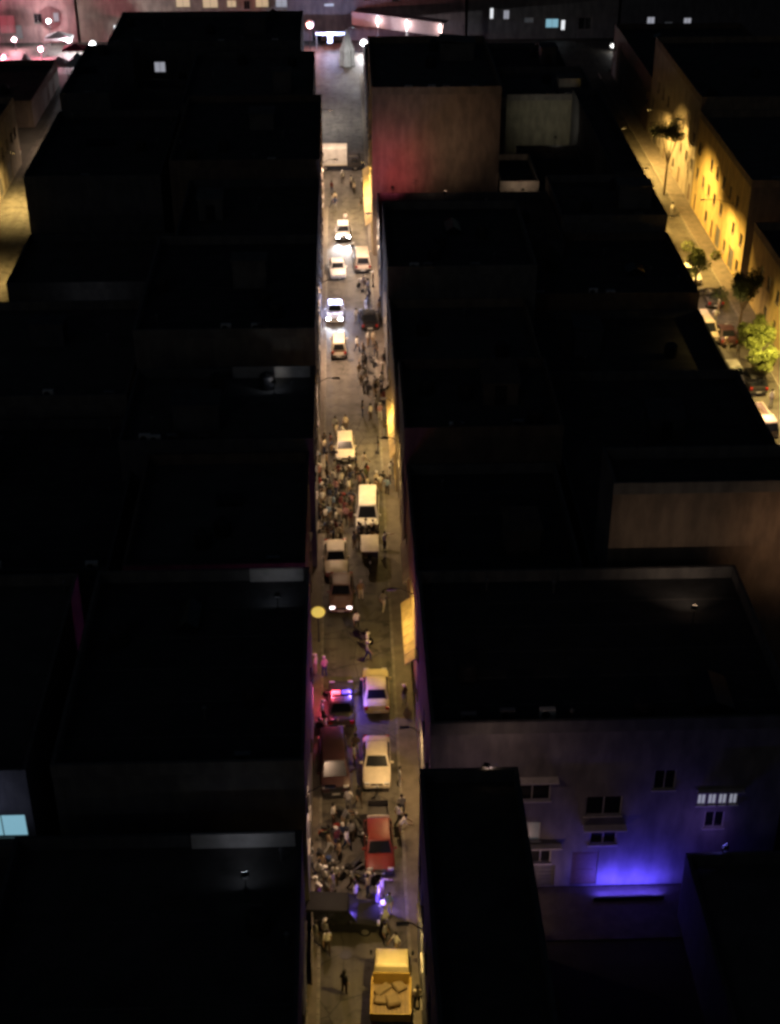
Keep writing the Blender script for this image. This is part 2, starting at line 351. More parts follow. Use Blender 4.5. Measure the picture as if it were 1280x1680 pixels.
def awning(b, face_x, y0, y1, z, out, m, sign=-1):
    """sloped street awning fixed to a building (a part of it)"""
    bx, by = b.location.x, b.location.y
    mb = MB(); L = y1 - y0
    mb.add([(0, 0, .55), (0, L, .55), (sign * out, L, 0), (sign * out, 0, 0), (0, 0, .50), (0, L, .50), (sign * out, L, -.05), (sign * out, 0, -.05)],
           [(0, 1, 2, 3), (7, 6, 5, 4), (0, 3, 7, 4), (1, 5, 6, 2), (3, 2, 6, 7), (0, 4, 5, 1)])
    a = put('awning', mb.mesh('awning'), m, b, (face_x - bx, y0 - by, z))
    rib = MB(); n = max(2, int(L / .9))
    for k in range(n + 1):
        yy = k * L / n; rib.tube((0, yy, .56), (sign * out, yy, .02), .025, n=6)
    put('awning_ribs', rib.mesh('ribs'), m, a)
    return a

WG, WC, WT, WB, WW, WS = WALLS
# --- right-hand side of the main street, near to far
building('black flat-roofed block standing directly in front of the blue-lit facade', 3.3, 8.2, 26, 55.4, 12.0, WS, ('west',), seed=3)
blue_open = {'front': [
    (1.2, 2.6, 7.5, 9.0, 'faint'), (4.6, 6.6, 6.6, 8.0, 'dark'), (4.9, 6.2, 3.6, 5.0, 'faint'), (8.6, 10.6, 5.4, 6.8, 'dark'), (9.0, 10.5, 3.2, 4.4, 'dark'),
    (5.7, 6.9, 1.9, 3.1, 'dark'), (8.1, 9.6, .12, 2.7, 'door'), (5.9, 7.2, .12, 1.7, 'shutter'), (12.2, 13.4, 7.2, 8.6, 'dark'),
    (14.75, 15.25, 6.0, 6.95, 'pale'), (15.33, 15.83, 6.0, 6.95, 'pale'), (15.91, 16.41, 6.0, 6.95, 'pale'), (16.49, 16.99, 6.0, 6.95, 'pale'), (15.3, 16.4, 4.3, 5.5, 'dark')]}
bb = building('grey plaster building whose courtyard facade is washed in blue light', 4.1, 23.6, 59.6, 74, 11.4, {'all': WG, 'front': wall_mat('plaster_lilac', (.24, .225, .23), .35)}, ('west',), openings=blue_open, wcol=M_FRAMEW, seed=5)
def ledge(b, x0, x1, z, d=.5): put('ledge', MB().box(x0, x1, -d, 0, z, z + .1).mesh('ledge'), M_FRAMEW, b, (0, -7.2, 0))
ledge(bb, -5.3, -2.8, 8.2); ledge(bb, -1.2, 1.2, 4.6); ledge(bb, -4.9, -2.3, 3.25, .4); ledge(bb, 4.9, 7.5, 7.05, .3)
building('low dark building closing the courtyard by the lower margin', 17.9, 34, 36, 57.2, 4.0, WS, (), seed=7)
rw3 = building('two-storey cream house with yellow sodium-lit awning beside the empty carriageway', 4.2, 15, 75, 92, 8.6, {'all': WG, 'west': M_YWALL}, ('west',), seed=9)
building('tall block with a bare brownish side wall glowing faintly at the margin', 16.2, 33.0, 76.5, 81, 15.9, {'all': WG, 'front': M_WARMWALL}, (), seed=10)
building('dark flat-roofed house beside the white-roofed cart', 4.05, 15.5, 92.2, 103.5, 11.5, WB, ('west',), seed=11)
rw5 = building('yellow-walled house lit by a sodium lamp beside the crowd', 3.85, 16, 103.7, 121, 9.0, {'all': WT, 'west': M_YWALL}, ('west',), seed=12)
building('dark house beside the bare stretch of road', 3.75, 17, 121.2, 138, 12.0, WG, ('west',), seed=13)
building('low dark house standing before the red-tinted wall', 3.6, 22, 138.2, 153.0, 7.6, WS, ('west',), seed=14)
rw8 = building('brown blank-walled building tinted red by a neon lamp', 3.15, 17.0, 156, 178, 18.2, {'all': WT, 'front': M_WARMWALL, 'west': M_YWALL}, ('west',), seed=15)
building('black block behind the red-tinted wall', 3.3, 21, 186, 214, 8.6, WS, ('west',), seed=16)
building('small black house next to the cross road corner', 3.4, 18, 216, 232, 4.1, WS, ('west',), seed=161)
# second row, up to the right-hand side street
building('dark courtyard house behind the bare brownish side wall', 16.4, 33.4, 81.5, 112, 6.0, WG, ('east',), seed=17)
building('dark low warehouse along the side street with the lit tree', 17.4, 33.4, 112.3, 127, 5.0, WS, ('east',), seed=18)
building('dark roofed house along the side street by the pale van', 17.4, 33.4, 127.3, 143, 6.6, WB, ('east',), seed=19)
building('dark roofed house where the side street narrows', 22.3, 33.3, 143.3, 156, 8.4, WG, ('east',), seed=20)
building('small beige lean-to between the blank walls', 17.3, 21.6, 156.4, 166, 7.6, WC, (), seed=21, clutter=False)
building('long low dark house before the olive wall', 22.0, 29.7, 156.3, 182, 3.5, WS, (), seed=22, clutter=False)
building('narrow dark house between the olive wall and the side street', 29.9, 33.2, 156.3, 189.5, 8.6, WS, ('east',), seed=221)
building('dim olive-walled building far along the side street', 20.5, 33.2, 190.5, 204, 7.6, {'all': WG, 'front': M_OLIVE}, (), seed=23)
building('black house next to the cross road by the side street', 22.5, 33.2, 206, 231, 4.2, WS, ('east',), seed=24)
# far side of the right-hand street
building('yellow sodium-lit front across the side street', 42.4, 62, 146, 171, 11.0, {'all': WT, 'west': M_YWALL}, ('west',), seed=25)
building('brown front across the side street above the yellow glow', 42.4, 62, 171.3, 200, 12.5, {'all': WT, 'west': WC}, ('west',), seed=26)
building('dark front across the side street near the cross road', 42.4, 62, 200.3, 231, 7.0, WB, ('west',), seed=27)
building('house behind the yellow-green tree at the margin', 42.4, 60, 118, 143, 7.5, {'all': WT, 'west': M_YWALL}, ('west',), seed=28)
building('dark house at the margin next to the beige truck', 42.4, 60, 92, 117.7, 8.0, WS, ('west',), seed=29)
# --- left-hand side of the main street
b_near = building('black near block along the bare carriageway by the loaded truck', -17, XL - .15, 24, 54.4, 9.0, WS, ('east',), seed=31)
b_sign = building('dark house next to the maroon van', -15.5, XL - .05, 57.4, 75.2, 11.0, WG, ('east',), seed=32)
building('dark house next to the round yellow sign', -14.5, XL - .38, 78.0, 92.5, 9.5, WB, ('east',), seed=33)
b_crowd = building('dark house beside the dense crowd', -16.5, XL, 92.7, 104.5, 10.5, WS, ('east',), seed=34)
building('dark house behind the alley with the grey wall', -17, XL, 107.4, 128, 12.5, WG, ('east',), seed=35)
building('dark house beside the police car', -16, XL - .05, 128.2, 148, 11.0, WS, ('east',), seed=36)
building('dark house beside the car with dazzling headlights', -18, XL + .05, 148.2, 172, 13.0, WB, ('east',), seed=37)
building('black house beside the white box truck', -19, -3.5, 172.2, 196, 12.0, WS, ('east',), seed=38)
building('tall black block rising against the lights of the cross road', -31, -5.4, 199, 216, 12.7, WS, ('east',), seed=39,
         openings={'front': [(5.9, 7.4, 9.4, 10.8, 'dimwhite'), (9, 10.2, 8, 9.4, 'dark'), (13, 14.2, 8, 9.4, 'dark'), (17, 18.2, 8, 9.4, 'dark'), (21, 22.2, 8, 9.4, 'dark')]})
def pale_strip(b, x0, x1, lab, power, col, hh=.95):
    bx, by = b.location.x, b.location.y; h = b['roof_h']; n = b['north']
    p = put('wall', MB().box(x0 - bx, x1 - bx, n - by - .32, n - by - .19, h + .015, h + hh).mesh('strip'), mat('plaster_pale', (.5, .49, .48), .9, var=.2, scale=1.2), b)
    STRIPS.append((lab, (x0 * .45 + x1 * .55, n - 3.2, h + 1.0), ((x0 + x1) / 2, n - .3, h + .5), power, col))  # queues an added flood that gives this strip its light
STRIPS = []
pale_strip(b_near, -8.2, -3.0, 'added pale floodlight on the near roof aimed at a whitewashed strip', 12, (.86, .87, 1))
pale_strip(b_crowd, -9.0, -2.9, 'added pale floodlight on the roof beside the crowd', 18, (1, .9, .78))
pale_strip(b_sign, -6.2, -2.9, 'added pale floodlight on the roof beside the mauve saloon', 6, (.95, .92, .9))
# second row on the left
building('dark house with a glowing cyan window at the margin', -34, -17.4, 59.4, 78, 9.0, WG, (), seed=41, openings={'front': [(13.5, 16.2, 5.0, 6.6, 'cyan'), (9.5, 11, 5.0, 6.6, 'dark')]})
building('dark low house at the lower margin', -34, -17.4, 30, 56.5, 6.5, WS, (), seed=42)
building('dark house in the middle of the block by the margin', -33.6, -15.8, 80, 101, 8.0, WS, (), seed=43)
building('black house in the block behind the grey alley wall', -33.6, -17.3, 103, 121.6, 9.0, WG, (), seed=44)
building('dark house with a faintly grey wall top near the yellow side street', -33.6, -18.2, 136.5, 149.8, 4.6, WS, (), seed=45, clutter=False)
building('dark sheds before the faintly grey wall', -33.6, -18.2, 124, 136, 2.5, WS, (), seed=451, clutter=False)
building('black house along the yellow side street', -33.6, -19.3, 150.3, 174, 10.8, WS, (), seed=46)
building('black house at the far corner of the yellow side street', -33.4, -27.6, 174.3, 197, 12.8, WS, (), seed=47)
building('low black house below the small pale window', -27.4, -19.5, 174.3, 197, 8.2, WS, (), seed=471)
building('house across the yellow side street', -60, -42.4, 120, 190, 8.0, {'all': WT, 'east': WC}, ('east',), seed=48)
building('dark corner house across the yellow side street', -62, -43.5, 206, 228, 3.0, WB, ('east',), seed=49)
# --- far side of the cross road
def Q(x, y, Y):
    """survey helper: where a sight line meets the plane of a far front at Y"""
    d = _F * FPX + _R * (x - 640) - _U * (y - 840); t = Y / d.y
    return d.x * t, HCAM + d.z * t
def at_front(x0, Y, items):
    out = []
    for px, py, w, h, k in items:
        X, Z = Q(px, py, Y); out.append((X - x0 - w / 2, X - x0 + w / 2, Z - h / 2, Z + h / 2, k))
    return out
YF = 254.0
building('red-lit front across the cross road at the far corner', -86, -44.5, YF, 270, 13, {'all': WT, 'front': wall_mat('plaster_rose', (.34, .2, .19))}, seed=51,
         openings={'front': at_front(-86, YF, [(12, 40, 2.6, 3.0, 'red'), (30, 52, 1.4, 2.2, 'faint'), (92, 28, .9, 1.5, 'dimwhite'), (62, 30, 1.4, 1.6, 'dark')])})
building('warm-lit front peeping over the tall black block', -44, -9.5, YF, 270, 14, {'all': WC, 'front': WC}, seed=52,
         openings={'front': at_front(-44, YF, [(300, 3, 2.4, 1.8, 'warm'), (345, 5, 2.6, 1.6, 'warm'), (380, 6, 1.6, 1.2, 'warm'), (405, 8, 1.0, 1.4, 'dark'), (430, 4, 2.2, 1.6, 'warm'), (462, 4, 2.0, 1.6, 'dimwhite'), (195, 45, 1.9, .9, 'white')])})
building('dim mauve front behind the row of white tube lights', -9, 21, YF, 272, 12, {'all': WT, 'front': wall_mat('plaster_mauve', (.26, .2, .2))}, seed=53,
         openings={'front': at_front(-9, YF, [(540, 8, 1.7, .5, 'dimwhite'), (600, -6, 1.2, 1.2, 'dark'), (650, -4, 1.2, 1.2, 'dark'), (520, 60, 1.5, 2.0, 'dark')])})
building('grey front with a bright cyan window across the cross road', 21.5, 47, YF, 270, 11, WG, seed=54,
         openings={'front': at_front(21.5, YF, [(807, 22, .6, 1.8, 'white'), (831, 24, 1.0, 1.5, 'dimwhite'), (868, 33, 1.6, .9, 'faint'), (906, 38, 2.2, 1.5, 'cyan'), (924, 41, .7, 1.7, 'white'), (960, 38, 2.2, 2.0, 'dark')])})
building('dark front with three small lit windows across the cross road', 47.5, 90, YF, 270, 12, WS, seed=55,
         openings={'front': at_front(47.5, YF, [(1068, 36, 1.3, 1.7, 'dimwhite'), (1097, 40, 1.4, .9, 'faint'), (1128, 37, 1.3, 1.6, 'dimwhite'), (1066, 68, 1.2, 1.5, 'white')])})

# ------------------------------------------------------------------ lamps
SOD = (1.0, .66, .2); WARM = (1.0, .645, .41); WARM2 = (1.0, .69, .47); COOL = (.8, .86, 1.0)
L_LENS = {k: mat('lens_' + k, (.8, .8, .8), .3, emit=e, ecol=c) for k, c, e in (('sod', SOD, 14), ('warm', WARM, 12), ('cool', COOL, 12), ('red', (1, .1, .12), 10), ('blue', (.2, .18, 1), 10))}
def lamp_head(): return MB().rings([[(-.11, -.3, .0), (.11, -.3, .0), (.11, .3, .0), (-.11, .3, .0)], [(-.12, -.31, .07), (.12, -.31, .07), (.12, .31, .07), (-.12, .31, .07)], [(-.05, -.22, .15), (.05, -.22, .15), (.05, .22, .15), (-.05, .22, .15)]]).mesh('lamp_head')
def bracket_lamp(label, wall_x, y, z, out, side, lens, col, power, size=2.75, blend=.8, tilt=0.0):
    """a street luminaire on an arm from a wall; side +1 reaches towards +x"""
    t = thing('street_lamp', label, 'street lamp', (wall_x, y, z), 0)
    x = side * out
    put('arm', MB().tube((0, 0, -.35), (x * .55, 0, .12), .03).tube((x * .55, 0, .12), (x - side * .1, 0, .1), .03).mesh('arm', smooth=True), M_DARKMET, t)
    put('base_plate', MB().box(-.03, .03, -.09, .09, -.5, -.2).mesh('plate'), M_DARKMET, t)
    put('lamp_head', shared('lamp_head', lamp_head), M_STEEL, t, (x, 0, .04), (0, 0, R_(90)))
    put('lens', shared('lamp_lens', lambda: MB().box(-.08, .08, -.24, .24, -.012, -.002).mesh('lens')), L_LENS[lens], t, (x, 0, .04), (0, 0, R_(90)))
    light('SPOT', t, (x, 0, .0), col, power, (0, -tilt, 0), size, blend)
    return t
bracket_lamp('sodium lamp on a bracket above the loaded truck', XR - .6, 51.5, 6.0, 1.0, -1, 'sod', SOD, 1300)
bracket_lamp('sodium lamp on a bracket over the pavement beside the cream saloon', XR + .05, 67.2, 5.5, .9, -1, 'sod', (1, .62, .26), 1250)
bracket_lamp('sodium lamp on a bracket above the yellow awning', 4.2, 80.5, 6.3, 1.5, -1, 'sod', SOD, 1350)
bracket_lamp('sodium lamp on a bracket above the yellow van', 4.05, 101, 6.6, 1.2, -1, 'sod', SOD, 1500)
bracket_lamp('sodium lamp on a bracket by the yellow-walled house beside the crowd', 3.85, 110.5, 5.2, .8, -1, 'sod', SOD, 2000)
bracket_lamp('warm lamp on a bracket above the pale van by the police car', 3.6, 149, 7.5, 1.1, -1, 'warm', WARM2, 7000)
bracket_lamp('sodium lamp on a bracket under the red-tinted building', 3.15, 169, 6.5, .8, -1, 'sod', SOD, 3000)
bracket_lamp('warm lamp on a bracket over the motorcycles near the red hatchback', XL - .1, 60, 7.5, 1.3, 1, 'warm', WARM, 1250)
bracket_lamp('warm lamp on a bracket at the edge of the dense crowd', XL, 97.2, 7.5, 1.4, 1, 'warm', WARM, 1150)
bracket_lamp('warm lamp on a bracket over the dense crowd', XL, 107.8, 8.5, 1.6, 1, 'warm', WARM, 2500)
bracket_lamp('warm lamp on a bracket over the bare stretch of road', XL, 128.5, 8.5, 1.6, 1, 'warm', WARM, 8500)
bracket_lamp('warm lamp on a bracket over the dazzling headlights', XL, 164, 8.5, 1.6, 1, 'warm', WARM2, 12000)
bracket_lamp('warm lamp on a bracket over the white box truck', -3.5, 182, 9, 2.0, 1, 'warm', WARM2, 6000)
bracket_lamp('lamp on a bracket near the cross road beside the tall black block', -5.4, 208, 9, 1.4, 1, 'warm', (1, .9, .8), 6000)
# right-hand side street
bracket_lamp('sodium lamp on the yellow front across the side street', 42.4, 152, 7.5, 3.4, -1, 'sod', (1, .6, .15), 8000)
bracket_lamp('sodium lamp on the brown front across the side street', 42.4, 186, 7.5, 3.0, -1, 'sod', (1, .6, .15), 13000)
bracket_lamp('sodium lamp beside the yellow-green tree', 42.4, 119.2, 8.2, 2.6, -1, 'sod', (1, .68, .2), 11000)
bracket_lamp('warm lamp on the low warehouse along the side street', 33.4, 138, 6.0, 1.3, 1, 'warm', WARM, 3000)
bracket_lamp('warm lamp at the beige truck in the side street', 33.4, 112, 5.6, 1.5, 1, 'warm', WARM, 5000)
DEEP = (1, .6, .15)
bracket_lamp('added sodium lamp on the narrow house facing the brown front', 33.2, 178, 7.6, 1.6, 1, 'sod', DEEP, 21000, 1.9, tilt=1.0)  # added lamp, throws more yellow on the brown front opposite
bracket_lamp('added sodium lamp on the narrow house facing the yellow front', 33.2, 163, 7.4, 1.6, 1, 'sod', DEEP, 17000, 1.8, tilt=1.0)  # extra lamp added to brighten the yellow front opposite
bracket_lamp('added sodium lamp on the dark house facing the dark tree', 33.3, 148, 7.2, 1.6, 1, 'sod', DEEP, 9000, 1.9, tilt=.7)  # added lamp for more yellow across the street here
bracket_lamp('added sodium lamp on the dark house facing the yellow-green tree', 33.4, 130, 5.8, 1.6, 1, 'sod', (1, .66, .2), 3600, tilt=.4)  # added lamp to light the far side by the tree
# left-hand side street
bracket_lamp('sodium lamp in the side street at the margin', -42.4, 174, 6.5, 2.6, 1, 'sod', SOD, 11000, 2.3)
bracket_lamp('sodium lamp nearer along the side street at the margin', -42.4, 150, 6, 2.2, 1, 'sod', SOD, 7000, 2.2)
bracket_lamp('pale lamp at the far corner of the yellow side street', -33.4, 196, 8, 2, -1, 'warm', WARM2, 7000)
def flood(label, loc, aim, lens, col, power, size=1.5, mast=0.0, name='floodlight'):
    """small floodlight on a stirrup and mast: housing, glowing front, aimed at a point"""
    loc = Vector(loc); d = (Vector(aim) - loc).normalized()
    t = thing(name, label, 'floodlight', loc, math.atan2(-d.x, d.y))
    el = math.asin(d.z)
    put('stirrup', shared('fl_st', lambda: MB().box(-.2, -.17, -.04, .04, -.18, .06).box(.17, .2, -.04, .04, -.18, .06).box(-.2, .2, -.05, .05, -.2, -.18).mesh('st')), M_DARKMET, t)
    if mast: put('mast', MB().lathe([(.14, -mast), (.14, -mast + .03), (.03, -mast + .06), (.025, -.2)], 10).mesh('mast'), M_DARKMET, t)
    h = put('housing', shared('fl_h', lambda: MB().rings([[(-.1, -.1, -.08), (.1, -.1, -.08), (.1, -.1, .08), (-.1, -.1, .08)], [(-.16, .06, -.13), (.16, .06, -.13), (.16, .06, .13), (-.16, .06, .13)]]).mesh('h', bevel=.01)), M_DARKMET, t, (0, 0, .05), (el, 0, 0))
    put('lens', shared('fl_l', lambda: MB().box(-.15, .15, .062, .07, -.12, .12).mesh('l')), L_LENS[lens], h)
    light('SPOT', h, (0, .1, 0), col, power, (R_(90), 0, 0), size, 1.0, .015)
    return t
bar = thing('led_wash_bar', 'blue LED wash bar lying on the courtyard ground', 'light bar', (15.4, 58.45, .05))
put('housing', MB().rings([[(-2.0, -.08, 0), (2.0, -.08, 0), (2.0, .08, 0), (-2.0, .08, 0)], [(-2.0, -.08, .26), (2.0, -.08, .26), (2.0, .0, .26), (-2.0, .0, .26)]]).mesh('h'), M_DARKMET, bar)
put('lens', MB().box(-1.95, 1.95, .081, .088, .05, .12).mesh('l'), L_LENS['blue'], bar)
ld = light('AREA', bar, (0, .16, .2), (.1, .065, 1), 210, (R_(124), 0, 0)); ld.data.shape = 'RECTANGLE'; ld.data.size = 3.8; ld.data.size_y = .06
flood('added blue floodlight on the low roof edge aimed at the facade', (20.0, 57.1, 5.2), (18.6, 59.6, 4.6), 'blue', (.4, .22, 1), 50, 2.4)  # added for a violet wash higher on the facade
flood('added warm floodlight on the ground beside the courtyard door', (9.9, 56.0, .4), (10.4, 59.6, 3.4), 'warm', (1, .6, .5), 110, 2.2)  # added lamp, gives the courtyard corner its warm tint
flood('added warm floodlight on the black block parapet aimed at the facade', (6.6, 55.3, 13.0), (8.6, 59.6, 9.0), 'warm', (1, .64, .55), 150, 2.0)  # unseen lamp added to lift the upper facade
flood('red floodlight on a mast before the tinted wall', (5.2, 150.6, 9.8), (4.8, 156, 10.4), 'red', (1, .13, .2), 620, 2.0, 2.0)
flood('warm floodlight on a mast before the tinted wall', (10.5, 146.5, 10.6), (9.5, 156, 14.5), 'warm', (1, .64, .42), 600, 1.8, 3.0)
flood('added dim floodlight on a mast before the olive wall', (26.5, 179.0, 6.2), (28, 190.5, 6.5), 'warm', (1, .88, .66), 620, 1.5, 2.6)  # added lamp that brings up the olive wall
flood('added floodlight on the dark parapet aimed at the beige lean-to', (19.4, 152.9, 8.6), (19.6, 156.4, 8.6), 'warm', (1, .74, .56), 150, 1.7)  # added lamp that picks out the lean-to
flood('orange floodlight on a mast by the margin aimed at the bare wall', (27.0, 69.5, 12.6), (28.5, 76.5, 13.0), 'warm', (1, .58, .32), 330, 1.75, 2.0)
flood('added faint floodlight on a mast aimed at the bare wall', (20.0, 69.0, 12.6), (20.0, 76.5, 13.2), 'warm', (1, .72, .52), 150, 1.9, 2.0)  # weaker lamp added to fill the rest of the bare wall
for lab, lo, ai, pw, co in STRIPS: flood(lab, lo, ai, 'cool', co, pw * 1.2, 1.25, .95)  # added roof floods for the pale strips
flood('added faint floodlight on the black roof near the yellow side street', (-25, 131, 4.6), (-25, 136.5, 4.4), 'cool', (.95, .88, .85), 30, 2.0, 2.0)  # added lamp, lights the low wall top behind the sheds
flood('added faint blue floodlight on the low parapet by the margin', (-20.5, 56.5, 7.5), (-18.8, 59.4, 8.2), 'cool', (.5, .55, 1), 60, 1.8)  # added lamp for the faint blue on the wall behind
# cross road: white tube lights on a long canopy, blue strip, big lamps, red lamps
cn = thing('street_canopy', 'long mauve canopy with white tube lights on its posts', 'canopy', (0, 0, 0))
c0 = Vector((*G(580, 75)[:2], 0)); c1 = Vector((*G(728, 92)[:2], 0)); c0.y = 252.6; c1.y = 244.0
dv = (c1 - c0); ln = dv.length; ang = math.atan2(dv.y, dv.x)
cn.location = c0; cn.rotation_euler = (0, 0, ang)
put('roof_sheet', MB().box(0, ln, -.3, 1.9, 5.0, 5.12).mesh('sheet'), mat('canopy_mauve', (.3, .22, .22), .7), cn)
put('fascia', MB().box(0, ln, -.36, -.3, 3.0, 5.1).mesh('fascia'), mat('canopy_mauve', (.3, .22, .22), .7), cn)
for k, u in enumerate((.3, .62, .98)):
    put('post', MB().box(-.07, .07, -.5, -.36, 0, 5.2).mesh('post'), M_STEEL, cn, (u * ln - .05, 0, 0))
    put('tube_light', MB().box(-.12, .12, -.60, -.51, 3.2, 5.0).mesh('tube'), mat('tube_white', (.9, .9, .9), .3, emit=1.1, ecol=(1, .9, .88)), cn, (u * ln - .05, 0, 0))
    light('POINT', cn, (u * ln, -1.0, 4.2), (1, .8, .76), 200, rad=.05)
bs = thing('led_strip', 'blue-white LED strip on a post at the cross road', 'light strip', (*Q(541, 58, 246)[:1], 246, 0))
zb = Q(541, 55, 246)[1]
put('strip', MB().box(-2.3, 2.9, -.08, .08, zb - .2, zb + .2).mesh('strip'), mat('led_blue', (.6, .7, 1), .3, emit=1.2, ecol=(.42, .5, 1)), bs)
put('strip_drop', MB().box(-.35, .45, -.07, .07, zb - 1.5, zb - .2).mesh('strip'), mat('led_blue', (.6, .7, 1), .3), bs)
for sx in (-2.2, 2.8): put('post', MB().tube((sx, .12, 0), (sx, .12, zb + .25), .06).mesh('post'), M_STEEL, bs)
light('POINT', bs, (0, -1.5, zb), (.5, .58, 1), 1800, rad=.05)
def globe_lamp(label, px, py, Y, r, e, col, power):
    X, Z = Q(px, py, Y)
    t = thing('globe_lamp', label, 'street lamp', (X, Y, 0))
    put('pole', MB().lathe([(.09, 0), (.07, .4), (.05, max(.5, Z - r))], 10).mesh('pole', smooth=True), M_DARKMET, t)
    put('globe', MB().lathe([(r * math.sin(a * math.pi / 8), -r * math.cos(a * math.pi / 8)) for a in range(9)], 16).mesh('globe', smooth=True), mat('globe_%d' % int(px), (.9, .9, .9), .3, emit=e, ecol=col), t, (0, 0, Z))
    light('POINT', t, (0, -r - .25, Z), col, power, rad=.05)
    return t
globe_lamp('bright white globe lamp at the cross road by the canopy', 597, 70, 244, .6, 3.0, (1, .95, .98), 2600)
globe_lamp('small grey globe lamp by the corner of the canopy', 640, 74, 243, .3, .25, (1, .9, .9), 20)
globe_lamp('white globe lamp beside the market canopy', 152, 72, 246, .55, 3.0, (.95, .97, 1), 4200)
globe_lamp('red globe lamp beside the market canopy', 67, 80, 243, .45, 2.2, (1, .22, .35), 4500)
globe_lamp('small pale globe lamp far along the side street', 1005, 75, 245, .4, 1.0, (1, .98, .95), 40)
globe_lamp('added pink globe lamp before the red-lit front', 24, 64, 249, .4, 1.6, (1, .45, .55), 1800)  # extra lamp added for pink light in this corner
globe_lamp('added pale globe lamp between the market canopies', 112, 66, 247, .4, 2.0, (.95, .9, 1), 1500)  # another lamp added to brighten the market corner
globe_lamp('small added crimson globe lamp at the margin', 6, 92, 244, .35, 1.5, (1, .15, .25), 1500)  # added for more red light at the edge
globe_lamp('small added white globe lamp before the grey canopy', 80, 34, 252, .4, 1.6, (1, .92, .95), 900)  # added small lamp, fills out the lights of the corner
globe_lamp('red lamp at the corner of the tall black block', 508, 40, 247, .7, .5, (1, .3, .26), 2200)

# ------------------------------------------------------------------ vehicles
def loft_body(st):
    rs = []
    for y, hw, zb, zt in st:
        a = [(-hw * .82, zb), (-hw * .99, zb + .1), (-hw, zb + (zt - zb) * .45), (-hw * .975, zt - .09), (-hw * .86, zt - .01), (-hw * .45, zt + .015)]
        rs.append([(x, y, z) for x, z in a] + [(-x, y, z) for x, z in reversed(a)])
    return MB().rings(rs)
CARS = {  # L, W, H, hood end (windscreen base), windscreen top, rear-window top, rear-window base, belt, hood front z, tail z
    'saloon': (4.4, 1.76, 1.45, -.95, -.35, .95, 1.55, .92, .72, .9),
    'hatch': (3.9, 1.70, 1.48, -.95, -.35, 1.45, 1.85, .93, .74, .9),
    'suv': (4.5, 1.84, 1.72, -1.0, -.45, 1.8, 2.12, 1.05, .92, 1.0),
    'van': (4.7, 1.84, 1.98, -1.65, -1.0, 2.15, 2.28, 1.12, .98, 1.05),
    'microvan': (3.3, 1.50, 1.85, -1.38, -1.0, 1.5, 1.6, 1.05, .9, 1.0)}
